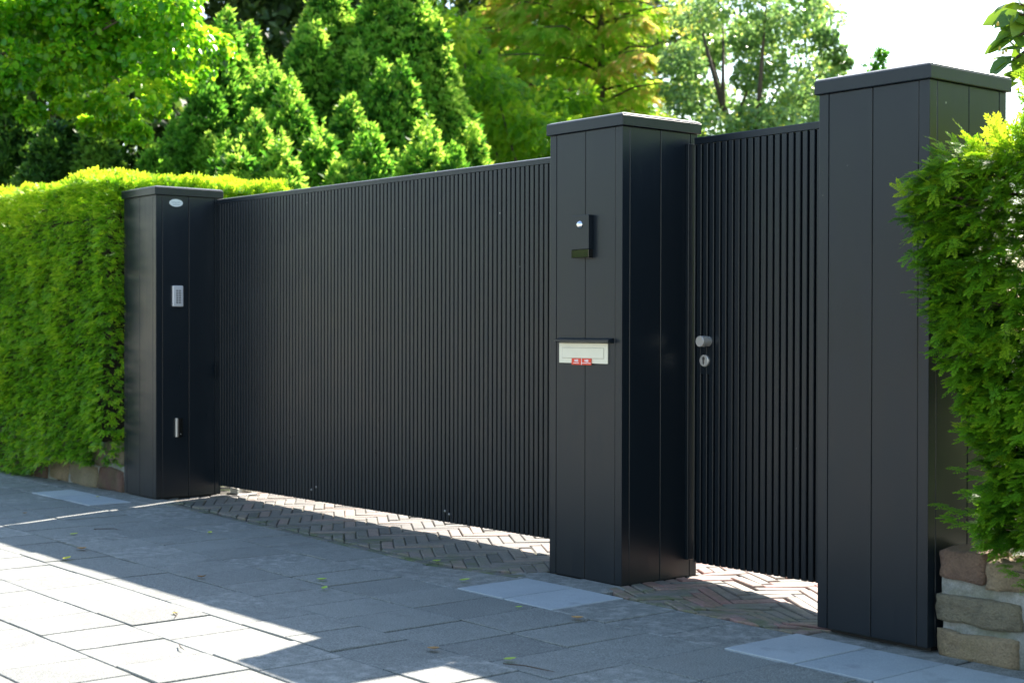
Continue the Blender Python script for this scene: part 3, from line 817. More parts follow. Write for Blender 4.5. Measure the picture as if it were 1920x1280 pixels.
NEEDLE_L = [t_needles(6, 3, .30, .065, 2, s) for s in (1, 2)]
NEEDLE_R = [t_needles(10, 6, .27, .042, 2, s) for s in (3, 4, 5)]
def hedge_faces(specs, density, layers=(0, .05)):
    P = []; Nn = []; lay = []
    for (o, u, v, n) in specs:
        o, u, v, n = map(np.array, (o, u, v, n))
        cnt = int(np.linalg.norm(u) * np.linalg.norm(v) * density)
        for li, dp in enumerate(layers):
            s = rng.random((cnt, 2))
            p = o + s[:, :1] * u + s[:, 1:] * v - n * dp
            P.append(p); Nn.append(np.tile(n, (cnt, 1))); lay.append(np.full(cnt, li))
    return np.concatenate(P).astype(float), np.concatenate(Nn).astype(float), np.concatenate(lay)

hl = empty('yew_hedge', (-7, .5, 0), 'long clipped yew hedge with bright yellow-green top left of the gate', 'hedge')
X0, X1, Y0, Y1, Z0, Z1 = -8.6, -5.13, -.24, 1.25, .20, 2.28
P, Nn, lay = hedge_faces([((X0, Y0, Z0), (X1 - X0, 0, 0), (0, 0, Z1 - Z0), (0, -1, 0)), ((X0, Y0, Z1), (X1 - X0 + .1, 0, 0), (0, Y1 - Y0, 0), (0, 0, 1)), ((X1, Y0, Z0), (0, Y1 - Y0, 0), (0, 0, Z1 - Z0), (1, 0, 0))], 1750, (0, .045))
lm = lump(P, .8)
P = P + Nn * (lm[:, None] * np.where(Nn[:, 2:3] > .5, .085, .06))
P[:, 2] += np.where(Nn[:, 2] > .5, .05 * np.exp(-((P[:, 0] + 5.75) / .4) ** 2) - .02, 0)
front = Nn[:, 1] < -.5; top = Nn[:, 2] > .5; end = Nn[:, 0] > .5
# the hedge leans out over the wall in its middle and draws back beside the pillar
hang = np.where(front, .10 * np.sin((P[:, 0] + 5.1) * 2.4) * np.clip((.7 - P[:, 2]) / .5, 0, 1), 0)
P[:, 2] -= np.where(front, np.clip(.10 + hang, 0, .25) * np.clip((.55 - P[:, 2]) / .35, 0, 1), 0)
keep = ~(((front & (P[:, 0] > -5.28)) | end) & (P[:, 2] < 1.25) & (P[:, 2] > .2) & (rng.random(len(P)) < .6) & (P[:, 0] > -5.34 + .1 * np.sin(P[:, 2] * 9)))
keep &= ~(front & (P[:, 2] < .30) & (P[:, 0] > -5.45))
P, Nn, lay, front, top, end, lm = (a[keep] for a in (P, Nn, lay, front, top, end, lm))
n = len(P)
rv = rng.normal(size=(n, 3))
Dr = Nn * .9 + rv * .38
Dr[:, 2] += np.where(top, .1, -.38); Dr[:, 2] += np.where(~top & (P[:, 2] > 2.0), .55, 0)
up = np.tile([0, 0, 1.0], (n, 1)) * .9 + Nn * .55 + rng.normal(size=(n, 3)) * .28
up[top] = rng.normal(size=(top.sum(), 3)) * .7 + np.array([0, -.2, .25])
S = rng.uniform(.036, .064, n) * np.where(top, 1.1, 1)
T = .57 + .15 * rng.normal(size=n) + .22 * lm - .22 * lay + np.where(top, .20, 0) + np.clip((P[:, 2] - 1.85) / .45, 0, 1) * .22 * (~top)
# a second shell of sprays: long shoots standing up from the top
half = rng.random(n) < .5
for k_, mk in enumerate((half, ~half)):
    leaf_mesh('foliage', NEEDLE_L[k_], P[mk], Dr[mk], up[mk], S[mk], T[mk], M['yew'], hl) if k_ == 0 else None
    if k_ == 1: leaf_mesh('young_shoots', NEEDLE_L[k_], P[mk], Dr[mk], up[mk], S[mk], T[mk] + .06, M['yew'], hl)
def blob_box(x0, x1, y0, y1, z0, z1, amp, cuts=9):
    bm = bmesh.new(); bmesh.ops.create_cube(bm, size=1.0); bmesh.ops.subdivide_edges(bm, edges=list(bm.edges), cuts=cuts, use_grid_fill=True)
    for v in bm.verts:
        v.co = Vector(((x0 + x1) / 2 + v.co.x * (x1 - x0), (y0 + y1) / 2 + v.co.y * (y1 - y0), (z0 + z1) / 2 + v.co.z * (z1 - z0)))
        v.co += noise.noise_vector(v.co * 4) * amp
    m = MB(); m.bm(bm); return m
blob_box(X0, X1 - .24, Y0 + .16, Y1, .1, Z1 - .13, .04, 12).build('light_block_core', M['core'], hl)  # solid dark core added so no light leaks through the hedge

hr = empty('yew_bush', (2.6, .3, 0), 'shaggy yew bush with spreading shoots beside the right pillar on the stone wall', 'hedge')
zc = [.30, .38, .45, .55, .62, .68, .75, .85, 1.0, 1.15, 1.3, 1.45, 1.6, 1.72, 1.8, 1.88, 1.95, 2.05, 2.15]
xc = [2.10, 2.06, 2.03, 2.00, 2.04, 2.04, 2.02, 1.97, 1.91, 1.86, 1.82, 1.79, 1.77, 1.76, 1.83, 1.90, 1.98, 2.06, 2.2]
P = []; Nn = []; lay = []
for li in range(3):
    cnt = 3300
    z = rng.uniform(.43, 1.84, cnt); xl = np.interp(z, zc, xc)
    x = xl + rng.random(cnt) ** 1.5 * (3.3 - xl)
    y = -.13 + .10 * li + rng.normal(size=cnt) * .025 - .10 * np.exp(-((z - 1.6) / .25) ** 2) * np.exp(-((x - xl) / .3) ** 2)
    P.append(np.stack([x, y, z], 1)); Nn.append(np.tile([0, -1, 0], (cnt, 1))); lay.append(np.full(cnt, li))
cnt = 1300                                              # the side that faces the pillar
z = rng.uniform(.42, 1.78, cnt); y = rng.uniform(-.10, .5, cnt); x = np.interp(z, zc, xc) + .04 + rng.normal(size=cnt) * .03 + np.clip(y, 0, 1) * .25
P.append(np.stack([x, y, z], 1)); Nn.append(np.tile([-1, -.35, 0], (cnt, 1))); lay.append(np.full(cnt, 0))
cnt = 620                                              # ragged top
x = rng.uniform(1.92, 2.5, cnt); y = rng.uniform(-.18, .7, cnt); z = np.interp(x, [1.86, 1.93, 2.0, 2.07, 2.16, 2.25, 3.4], [1.72, 1.80, 1.78, 1.82, 1.94, 2.02, 2.02]) + rng.normal(size=cnt) * .035
P.append(np.stack([x, y, z], 1)); Nn.append(np.tile([-.15, -.25, 1], (cnt, 1))); lay.append(np.full(cnt, 0))
XE = 4.9
for li in range(2):
    cnt = 2600; x = rng.uniform(2.25, XE, cnt); z = rng.uniform(.43, 1.97, cnt)
    P.append(np.stack([x, -.13 + .10 * li + rng.normal(size=cnt) * .025, z], 1)); Nn.append(np.tile([0, -1, 0], (cnt, 1))); lay.append(np.full(cnt, li))
cnt = 1700; y = rng.uniform(-.15, .75, cnt); z = rng.uniform(.40, 1.97, cnt)
P.append(np.stack([XE + rng.normal(size=cnt) * .03, y, z], 1)); Nn.append(np.tile([1, 0, 0], (cnt, 1))); lay.append(np.full(cnt, 0))
cnt = 1800; x = rng.uniform(2.3, XE, cnt); y = rng.uniform(-.18, .75, cnt)
P.append(np.stack([x, y, 1.98 + rng.normal(size=cnt) * .035], 1)); Nn.append(np.tile([0, -.1, 1], (cnt, 1))); lay.append(np.full(cnt, 0))
cnt = 1500; x = rng.uniform(2.0, XE, cnt); z = rng.uniform(.5, 1.95, cnt)
P.append(np.stack([x, .76 + rng.normal(size=cnt) * .03, z], 1)); Nn.append(np.tile([0, 1, 0], (cnt, 1))); lay.append(np.full(cnt, 0))
# stray shoots reaching over the pillar and out of the recess
stray = [(1.79, -.20, 1.735, -1), (1.76, -.22, 1.70, -1), (1.80, -.2, 1.69, -1), (1.82, -.22, 1.66, -1), (1.79, -.2, 1.60, -1), (1.83, -.15, 1.78, -.8), (1.88, -.15, 1.87, -.6), (1.86, -.12, 1.83, -.7), (1.92, -.1, 1.88, -.4),
         (1.86, -.12, .545, -1), (1.90, -.14, .53, -1), (1.95, -.14, .70, -.9), (1.97, -.14, .62, -.9), (1.83, -.15, 1.45, -.8), (1.80, -.17, 1.33, -.9), (1.84, -.15, 1.10, -.9), (2.13, -.15, .36, -.5), (2.20, -.14, .30, -.3)]
SP = []; SD = []; SN = []
for (x, y, z, dx) in stray:
    for k in range(3):
        SP.append((x + k * .045, y + rng.normal() * .015, z - k * .012 + rng.normal() * .01)); SD.append((dx + rng.normal() * .12, -.35 + rng.normal() * .15, .12 + rng.normal() * .12 + (.5 if z > 1.8 else 0))); SN.append((rng.normal() * .2, -.35, 1))
P = np.concatenate(P); Nn = np.concatenate(Nn).astype(float); lay = np.concatenate(lay)
lm = lump(P, 1.3)
# keep the ray of daylight that shows through the thin part low on the right
thin = (np.abs(P[:, 0] - 2.12) < .05) & (P[:, 2] > .45) & (P[:, 2] < .85) & (rng.random(len(P)) < .5)
P, Nn, lay, lm = P[~thin], Nn[~thin], lay[~thin], lm[~thin]
n = len(P); P = P + Nn * (lm[:, None] * .05)
rv = rng.normal(size=(n, 3)); top = Nn[:, 2] > .5
Dr = Nn * .85 + rv * .42; Dr[:, 0] -= .25 * np.exp(-((P[:, 0] - np.interp(P[:, 2], zc, xc)) / .2) ** 2)
Dr[:, 2] += np.where(top, .1, -.22)
up = np.tile([0, 0, 1.0], (n, 1)) + Nn * .55 + rng.normal(size=(n, 3)) * .25
up[top] = rng.normal(size=(top.sum(), 3)) * .6 + np.array([-.2, -.5, .4])
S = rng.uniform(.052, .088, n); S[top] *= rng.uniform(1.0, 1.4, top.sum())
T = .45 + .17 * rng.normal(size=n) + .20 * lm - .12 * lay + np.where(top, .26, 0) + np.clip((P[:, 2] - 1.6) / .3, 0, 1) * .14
P = np.concatenate([P, np.array(SP)]); Dr = np.concatenate([Dr, np.array(SD)]); up = np.concatenate([up, np.array(SN)])
S = np.concatenate([S, rng.uniform(.06, .10, len(SP))]); T = np.concatenate([T, np.where(np.array(SP)[:, 2] > 1.6, .72, .5)])
ix = rng.integers(0, 3, len(P))
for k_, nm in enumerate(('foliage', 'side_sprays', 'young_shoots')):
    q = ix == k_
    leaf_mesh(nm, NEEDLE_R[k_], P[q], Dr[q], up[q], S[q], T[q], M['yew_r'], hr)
m = MB()
for (x, y, z, dx) in stray:
    m.tube([(x + .32, y + .2, z - .06), (x + .15, y + .05, z - .02), (x, y, z)], [.006, .004, .002], 5)
for i in range(26):
    x = rng.uniform(2.0, 3.3); h = rng.uniform(1.4, 1.95)
    m.tube([(x + rng.normal() * .05, .25 + rng.normal() * .1, .3), (x + rng.normal() * .08, .2 + rng.normal() * .12, h * .6), (x + rng.normal() * .12, .15 + rng.normal() * .15, h)], [.016, .011, .004], 6)
m.build('branches', M['bark'], hr)
blob_box(2.18, XE - .12, .14, .66, .3, 1.70, .05, 14).build('light_block_core', M['core'], hr)  # this and the next two: dark cores added to block light
blob_box(2.45, XE - .14, .06, .64, 1.60, 1.86, .04, 9).build('light_block_core', M['core'], hr)
blob_box(2.03, 2.3, .14, .62, .98, 1.56, .04, 7).build('light_block_core', M['core'], hr)

# ------------------------------------------------------------------ trees behind
rng = np.random.default_rng(23)
TUFT = [t_tuft(9, .95, .17, s) for s in (1, 2)]
def unit(n):
    v = rng.normal(size=(n, 3)); return v / np.linalg.norm(v, axis=1, keepdims=True)

def conifer(label, spires, d, mat='cypress', tone=0.0, tuft=.125, dens=310):
    """a many-leadered cypress: spires = (px, py of the tip, slope)"""
    base = at(np.mean([s[0] for s in spires]), 640, d); base[2] = 0
    root = empty('cypress_tree', tuple(base), label, 'conifer', 'cypresses in the garden behind the gate')
    P = []; Dr = []; T = []; S = []; tr = MB()
    for k, sp in enumerate(spires):
        px, py, sl = sp[:3]; dd = d + (sp[3] if len(sp) > 3 else rng.uniform(-.5, .5))
        tip = at(px, py, dd); H = tip[2] - .7 if tip[2] < 5 else min(tip[2] - .7, 5.2)
        # secondary leaders round the main one make the lumpy outline
        subs = [(0, 0, 0, 1.0)]
        for j in range(int(3 + H * 4.2)):
            h = rng.uniform(.10, .92) ** .85 * H; r_ = sl * h * rng.uniform(.7, 1.25); a = rng.uniform(0, 2 * math.pi)
            subs.append((r_ * math.cos(a), r_ * math.sin(a), h, rng.uniform(.5, 1.0)))
        for (ox, oy, dh, sc) in subs:
            main = dh == 0
            hh = H if main else rng.uniform(.6, 1.6) * sc
            slope = sl if main else rng.uniform(.26, .40)
            ar = math.pi * slope * hh * hh
            cnt = int(ar * dens * (.45 if main else 1.0)) + 6
            t = np.sqrt(rng.random(cnt)) * hh; an = rng.uniform(0, 2 * math.pi, cnt)
            rr = slope * t * (1 - .25 * (t / hh) ** 3) * rng.uniform(.78, 1.05, cnt)
            z = tip[2] - dh + (0 if main else .12) - t
            p = np.stack([tip[0] + ox + rr * np.cos(an), tip[1] + oy + rr * np.sin(an), z], 1)
            q = np.stack([np.cos(an) * .75, np.sin(an) * .75, np.full(cnt, .75)], 1) + rng.normal(size=(cnt, 3)) * .28
            P.append(p); Dr.append(q); S.append(rng.uniform(.65, 1.2, cnt) * tuft * (1 - .3 * (t < .15)))
            T.append(.50 + tone + rng.normal(size=cnt) * .11 + .30 * (1 - t / hh) ** 1.5 + rng.normal() * .10)  # tone lifted towards each tip to paint sunlight on it
        n_ = 10
        cnt = int(math.pi * sl * H * H * 90)                      # inner foliage, shade painted in by a dark tone
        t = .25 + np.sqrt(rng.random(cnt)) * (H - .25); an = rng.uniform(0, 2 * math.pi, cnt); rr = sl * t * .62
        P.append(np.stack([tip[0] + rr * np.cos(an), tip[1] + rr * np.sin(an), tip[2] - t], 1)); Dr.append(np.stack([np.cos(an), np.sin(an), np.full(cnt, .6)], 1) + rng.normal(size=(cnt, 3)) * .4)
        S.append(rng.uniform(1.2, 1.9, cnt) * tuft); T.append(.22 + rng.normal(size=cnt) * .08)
        tr.tube([(base[0] + (tip[0] - base[0]) * .4, base[1] + (tip[1] - base[1]) * .4, 0), (tip[0], tip[1], max(.6, tip[2] - H)), (tip[0], tip[1], tip[2] - H * .45)], [.13, .09, .02], 8)
    P = np.concatenate(P); Dr = np.concatenate(Dr); T = np.concatenate(T); S = np.concatenate(S)
    ok = P[:, 2] > .5
    P, Dr, T, S = P[ok], Dr[ok], T[ok], S[ok]
    tr.build('trunk', M['bark'], root, True)
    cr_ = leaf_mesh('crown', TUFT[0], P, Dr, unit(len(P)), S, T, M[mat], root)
    return root

conifer('shaded dark cypress with several points at the left picture edge, above the hedge', [(30, 165, .42), (98, 212, .40, -.9), (-40, 120, .4)], 21, 'cypress_shade', .0)
conifer('shaded dark cypress with lit right flank, left of the bright leafy branch tip', [(160, 148, .38), (182, 180, .32, -.4), (245, 190, .36, .8)], 20.5, 'cypress_shade', .18)
conifer('cypress group below the broad-leaved branch, right above the left pillar', [(330, 215, .42, .6), (385, 128, .37), (290, 255, .42, -.6), (425, 250, .36, -1)], 20, 'cypress', -.12)
conifer('slim bright double-pointed cypress against the dark gap', [(424, 6, .30), (467, 32, .26, .4), (418, 62, .26, -.7)], 22, 'cypress', .0)
conifer('cypress of three short points stepping down to the gate top', [(505, 100, .34), (545, 132, .36, -.5), (600, 224, .36, -1.1)], 20.5, 'cypress', .06)
conifer('tall wide cypress running out of the picture top left of centre', [(615, -70, .40), (668, 72, .30, -.8), (590, 30, .33, -.5)], 24, 'cypress', .0)
conifer('tallest cypress, sunlit along its long right flank', [(762, -75, .40), (755, 102, .33, -1.2), (815, 20, .30, -.3), (838, 140, .34, -.6)], 24, 'cypress', .05)
conifer('low bushy cypress whose tip stands in front of the tallest ones', [(692, 224, .40), (640, 285, .40, -.6), (742, 285, .38, .5)], 19.5, 'cypress', .08)
conifer('low row of cypress points just behind the top of the sliding gate, left half', [(480, 205, .40), (525, 250, .40, -.6), (575, 285, .40, .4), (450, 262, .4, -.8)], 19, 'cypress', .06)
conifer('cypress filling the hollow between the two tallest ones', [(715, 110, .36), (655, 165, .36, -.7), (560, 60, .33, 1.0), (705, -50, .36, 1.5)], 22.5, 'cypress', -.02)
conifer('cypress with broad foot behind the right half of the sliding gate', [(800, 215, .40), (852, 262, .38, -.5), (770, 270, .4, .4)], 20.5, 'cypress', .08)
conifer('small cypress right at the edge of the yellow-green tree', [(872, 185, .34), (886, 225, .32, -.4)], 23.5, 'cypress', .08)

LEAFS = t_leaf_small(.34, .1); LEAFB = t_leaf(.36, .12, .15)
def limbs(tr, base, tops, r0):
    base = Vector(base)
    for tp in tops:
        tp = Vector(tp); mid = base.lerp(tp, .5) + Vector((rng.normal() * .2, rng.normal() * .2, .25))
        tr.tube([base, mid, tp], [r0, r0 * .6, r0 * .15], 7)

def crown_points(clumps, per, shell=.6):
    P = []; O = []; K = []
    for (c, r) in clumps:
        u = unit(per); rad = (shell + (1 - shell) * rng.random(per)) ** .7
        p = np.array(c) + u * np.array(r) * rad[:, None]
        P.append(p); O.append(u); K.append(np.full(per, rng.normal()))
    return np.concatenate(P), np.concatenate(O), np.concatenate(K)

# bright broad-leaved tree top left
def broad_tree(name, label, cat, group, base, trunk_h, clumps, per, size, mat, tmpl, flat=.55, tone=.5, tvar=.14, r0=.14, spread=.5, crown='crown'):
    root = empty(name, tuple(base), label, cat, group)
    P, O, K = crown_points(clumps, per)
    n = len(P)
    D = O * spread + rng.normal(size=(n, 3)) * .5; D[:, 2] -= .25
    N = np.tile([0, 0, 1.0], (n, 1)) * flat + O * (1 - flat) + rng.normal(size=(n, 3)) * .42
    T = tone + tvar * rng.normal(size=n) + (.12 if name == 'broadleaf_tree' else .07) * K + .10 * O[:, 2]
    leaf_mesh(crown, tmpl, P, D, N, rng.uniform(.65, 1.2, n) * size, T, M[mat], root)
    tr = MB(); top = (base[0], base[1], trunk_h)
    tr.tube([(base[0], base[1], -.1), (base[0] + .05, base[1], trunk_h * .5), top], [r0 * 1.3, r0 * 1.05, r0 * .85], 9)
    zs = sorted(c[2] for c, r in clumps); pick = [i for i in range(0, len(clumps), max(1, len(clumps) // 14)) if clumps[i][0][2] > zs[len(zs) // 2]]
    limbs(tr, top, [clumps[i][0] for i in pick], r0 * .4)
    tr.build('trunk', M['bark'], root, True)
    return root

def ell_clumps(pts, d, r, dj=.8):
    return [(at(px, py, d + rng.uniform(-dj, dj)), (rr * r, rr * r, rr * r * .55)) for px, py, rr in pts]

b = at(-330, 640, 17.5); b[2] = 0
pts = [(rng.uniform(-120, 330), rng.uniform(-110, 130), rng.uniform(.7, 1.1)) for _ in range(56)]
pts += [(300, 60, .8), (340, 85, .8), (385, 88, .7), (405, 100, .5), (350, 125, .8), (310, 160, .7), (260, 180, .7), (230, 215, .4), (210, 240, .3), (150, 140, .8), (80, 110, .9), (20, 60, 1), (270, 30, .8), (235, 20, .7), (20, 150, .5), (5, 190, .45), (120, 60, 1), (180, 90, 1), (250, 110, .9), (100, 0, 1), (190, 20, 1),  (290, 110, .8), (330, 30, .6), (175, 235, .35), (125, 200, .3), (255, 250, .3), (60, 215, .3), (200, 200, .45), (290, 205, .35), (5, 160, .4), (100, 170, .4)]
broad_tree('broadleaf_tree', 'leafy yellow-green broad-leaved tree filling the top left corner', 'tree', None, b, 2.8, ell_clumps(pts, 17, .46, 1.0), 360, .088, 'beech', LEAFB, .62, .60, .17, .09, .55)

b = at(950, 640, 27); b[2] = 0
pts = [(815, 45, .7), (840, 75, .8), (870, 100, .8), (900, 130, .8), (925, 160, .8), (880, 160, .9), (950, 190, .8), (985, 205, .7), (1010, 175, .7), (930, 220, 1), (975, 240, 1), (1020, 240, 1), (900, 260, 1), (1000, 280, 1), (1050, 265, .8), (860, 60, .8), (1080, 180, .6), (1040, 200, .7), (945, 280, .9), (905, 210, .8)]
broad_tree('broadleaf_tree', 'small-leaved yellow-green tree between the tallest cypress and the feathery tree', 'tree', None, b, 1.6, ell_clumps(pts, 27, .62, 1.0), 170, .20, 'robinia', t_pinnate(), .6, .5, .16, .12, .6)

# feathery conifer: long rising boughs with hanging side sprays
def feathery(label, px, d, z0, ztop, rad, boughs):
    base = at(px, 640, d); base[2] = 0
    root = empty('feathery_tree', tuple(base), label, 'tree')
    tr = MB(); tr.tube([(base[0], base[1], -.1), (base[0] + .1, base[1], ztop * .5), (base[0], base[1], ztop)], [.11, .08, .03], 9)
    P = []; D = []; N = []; T = []; S = []
    for i in range(boughs):
        h = z0 + (ztop - z0) * (i + .5) / boughs; a = i * 2.39996 + rng.normal() * .3
        L = rad * (1 - .55 * (h - z0) / (ztop - z0)) * rng.uniform(.75, 1.15)
        dirv = np.array([math.cos(a), math.sin(a), 0])
        pts = []
        for k in range(6):
            t = k / 5; p = np.array([base[0], base[1], h]) + dirv * L * t + np.array([0, 0, .42 * L * (t - .9 * t * t)]) + rng.normal(size=3) * .04
            pts.append(p)
        tr.tube([tuple(p) for p in pts], [.035, .028, .022, .016, .011, .005], 5)
        cnt = int(L * 140); tt = rng.random(cnt) ** .75
        idx = np.minimum((tt * 5).astype(int), 4); fr = tt * 5 - idx; pa = np.array(pts)
        p = pa[idx] * (1 - fr[:, None]) + pa[idx + 1] * fr[:, None]
        side = np.array([-dirv[1], dirv[0], 0]); w = rng.normal(size=cnt)
        off = np.abs(w) * .30 * (1.15 - tt)
        p = p + side * (w * .42 * (1.2 - tt))[:, None] - np.array([0, 0, 1.0]) * (off * .8 + rng.random(cnt) * .16)[:, None]
        P.append(p); D.append(dirv * .8 + side * np.sign(w)[:, None] * .6 + np.array([0, 0, -.55]) + rng.normal(size=(cnt, 3)) * .25)
        N.append(np.array([0, 0, 1.0]) + rng.normal(size=(cnt, 3)) * .45); S.append(rng.uniform(.16, .32, cnt))
        T.append(.62 + rng.normal(size=cnt) * .18 + rng.normal() * .08 + .15 * tt)
    tr.build('trunk', M['bark'], root, True)
    P, D, N, S, T = map(np.concatenate, (P, D, N, S, T))
    leaf_mesh('crown', t_pinnate(9, .05, .30, 9), P, D, N, S, T, M['larch'], root)
feathery('tall feathery conifer with hanging yellow-green boughs behind the middle pillar', 1120, 31, 2.0, 12.5, 3.3, 96)
feathery('feathery conifer half hidden behind the small-leaved yellow-green tree', 1010, 35, 2.6, 13.5, 3.2, 84)

# holm oak
b = at(1410, 640, 27); b[2] = 0
pts = []
for _ in range(62):
    a = rng.uniform(0, 2 * math.pi); q = math.sqrt(rng.random())
    pts.append((1408 + 135 * q * math.cos(a), 120 + 190 * q * math.sin(a), rng.uniform(.55, 1.0)))
pts += [(1560, 95, .42), (1578, 118, .30), (1545, 70, .4), (1550, 120, .5), (1520, 30, .5), (1535, 15, .35), (1500, -10, .6), (1560, 140, .35), (1515, 170, .6), (1500, 215, .7), (1460, 225, .8), (1400, 235, .8), (1340, 235, .8), (1300, 220, .7), (1270, 170, .6), (1290, 120, .6), (1265, 100, .5), (1310, 30, .8), (1530, 205, .4)]
broad_tree('holm_oak', 'grey-green glossy-leaved tree against the white sky above the wicket gate', 'tree', None, b, 3.2, ell_clumps(pts, 27, .55, 1.6), 300, .105, 'oak', LEAFS, .35, .56, .2, .2, .5)

# deep wood behind
def deep_tree(label, px, d, top, rad, clumps, per, size=.26, zlow=2.0):
    b = at(px, 640, d); b[2] = 0
    cl = []
    for _ in range(clumps):
        a = rng.uniform(0, 2 * math.pi); q = math.sqrt(rng.random()) * rad; z = rng.uniform(zlow, top)
        q *= 1 - .6 * max(0, (z - top * .55) / (top * .45)); r_ = rng.uniform(.7, 1.3)
        cl.append(((b[0] + q * math.cos(a), b[1] + q * math.sin(a), z), (r_, r_, r_ * .7)))
    broad_tree('shade_tree', label, 'tree', 'dark trees deep in the garden', b, top * .35, cl, per, size, 'deep', LEAFS, .4, .5, .18, .28, .4)
deep_tree('dark tree added behind the left cypresses for shade, seen above the hedge', 100, 30, 11, 3.6, 60, 210)  # added to keep the sun off the left cypresses
deep_tree('dark tree in the gap between the broad-leaved branch and the slim cypress', 330, 34, 13, 3.4, 120, 260)
deep_tree('dark tree with brownish tips between the slim and the tall cypress', 540, 37, 14, 3.6, 110, 260)
deep_tree('dark tree behind the tall cypresses near the picture centre', 780, 38, 13, 3.4, 60, 210)
deep_tree('dark tree behind the small-leaved yellow-green tree', 960, 42, 13, 3.6, 60, 210)
deep_tree('dark tree behind the feathery conifer and the grey-green tree', 1210, 45, 12, 4.0, 60, 210)

# single bough that shows above the cap of the right pillar
b = at(1648, 640, 14); b[2] = 0
tip = at(1652, 97, 14)
root = empty('young_conifer', tuple(b), 'tip of a young conifer peeping over the right pillar cap', 'conifer')
m = MB(); m.tube([(b[0], b[1], -.1), (b[0], b[1], 2.4), tuple(at(1628, 140, 14)), tuple(tip)], [.05, .03, .014, .003], 7); m.build('trunk', M['bark'], root, True)
P = []; D = []
for i in range(420):
    t = rng.random(); h = t * 1.6
    c = at(1652 - 40 * min(1, h / .25) * .6 - (h > .25) * 10, 97 + h * 198.9, 14)
    w = .02 + .11 * min(1, h * 2.2)
    u = rng.normal(size=3); u[2] *= .3
    P.append(c + u * w * .8); D.append(np.array([.5, .3, .7]) + rng.normal(size=3) * .5)
leaf_mesh('crown', t_tuft(7, .8, .14, 8), P, D, unit(len(P)), rng.uniform(.05, .1, len(P)), .4 + .15 * rng.normal(size=len(P)), M['cypress'], root)

# large-leaved tree behind the right pillar
b = np.array([at(2010, 640, 7.3)[0], at(2010, 640, 7.3)[1], 0.0])
root = empty('large_leaved_tree', tuple(b), 'large-leaved branch hanging in at the top right corner, leathery leaves', 'tree')
m = MB(); hub = at(2000, 60, 7.0)
m.tube([(b[0], b[1], -.1), (b[0] + .03, b[1], 1.3), tuple(hub)], [.07, .055, .03], 9)
tips = [(1888, 25), (1880, 75), (1890, 118), (1905, 60), (1900, 5), (1910, 150), (1925, 100), (1930, 30), (1895, -30), (1950, -40), (1960, 130), (1990, -60), (2040, 20), (2060, 90), (2030, -70)]
P = []; D = []; N = []; S = []; T = []
for (px, py) in tips:
    e = at(px, py, rng.uniform(6.75, 7.15)); mid = hub * .45 + e * .55 + np.array([0, 0, .03])
    m.tube([tuple(hub), tuple(mid), tuple(e)], [.018, .010, .004], 6)
    nl = 8
    for k in range(nl):
        t = k / nl; p = mid * (1 - t) * .6 + e * (1 - (1 - t) * .6) + rng.normal(size=3) * .012
        a = k * 2.4 + rng.random(); d_ = RT[0] * math.cos(a) * .9 - FW[0] * math.sin(a) * .5, RT[1] * math.cos(a) * .9 - FW[1] * math.sin(a) * .5
        if t > .7 and px < 1920: d_ = (-RT[0] * .8 + d_[0] * .5, -RT[1] * .8 + d_[1] * .5)
        P.append(p); D.append((d_[0], d_[1], rng.uniform(-.75, .25))); N.append(np.array([-FW[0] * .5, -FW[1] * .5, .8]) + rng.normal(size=3) * .35)
        S.append(rng.uniform(.10, .155)); T.append(.40 + .22 * rng.normal())
m.build('trunk', M['bark'], root, True)
leaf_mesh('crown', t_leaf(.30, .07, .25), P, D, N, S, T, M['medlar'], root)
for (px, py) in ((1868, 45), (1872, 90), (1878, 98), (1884, 94)):
    m = MB(); e = at(px, py, 6.78); m.lathe(tuple(e), (0, .2, 1), [(-.010, .002), (-.004, .0065), (.004, .0055), (.012, .001)], 8)
    m.build('bud', M['litter'], root, True)

# ------------------------------------------------------------------ litter on the pavement
LF = t_leaf(.33, .10, -.10)
def litter(x, y, size, rot, tone, label, curl=.15):
    tv, tf = LF; tv = tv.copy()
    m = MB(); c, s = math.cos(rot), math.sin(rot)
    vs = [(x + (a - .5) * size * c - bb * size * s, y + (a - .5) * size * s + bb * size * c, .0075 + max(0, (zz + .1 * (a - .5) ** 2 * 2) * size) + curl * size * (abs(a - .5) ** 2)) for a, bb, zz, t in tv]
    m.add(vs, [tuple(f) for f in tf], tone)
    tag(m.build('fallen_leaf', M['litter']), label, 'leaf', 'leaves fallen on the pavement')
litter(-2.626, -1.506, .075, .3, .22, 'curled beige fallen leaf near the sun edge, largest on the left')
litter(-2.36, -1.702, .055, 2.0, .62, 'yellow fallen leaf just inside the sunlit pavement at left')
litter(-3.204, -1.305, .05, 1.2, .85, 'green and yellow leaf on the shaded slabs before the left pillar')
litter(-2.774, -.661, .045, 2.5, .80, 'little greenish leaf at the left end of the brick edging', .1)
litter(-4.322, -1.158, .05, .1, .15, 'brown dry leaf beside the thin line of sun')
litter(-1.408, -1.43, .05, .8, .02, 'dark brown shrivelled leaf on a shaded slab, middle left', .5)
litter(-.985, -1.022, .06, .4, .97, 'pale green fresh leaf lying alone on the shaded slabs')
litter(-.548, -.502, .055, 1.0, .95, 'green leaf on the new blue-grey slab', .1)
litter(-.782, -1.135, .045, 2.2, .99, 'small green leaf left of the faint sun streak')
litter(.574, -1.514, .06, .2, .20, 'pinkish dry leaf low in the middle of the picture')
litter(.887, -1.403, .05, .9, .93, 'small green leaf beside the twig at the bottom')
litter(-1.097, -.261, .05, .6, .96, 'green leaf on the brick edging of the driveway')
litter(.476, -.704, .065, .15, .30, 'orange-brown leaf in the slab joint before the middle pillar')
litter(.133, -.733, .035, .7, 1.0, 'tiny green sprout leaf in the joint left of the orange leaf')
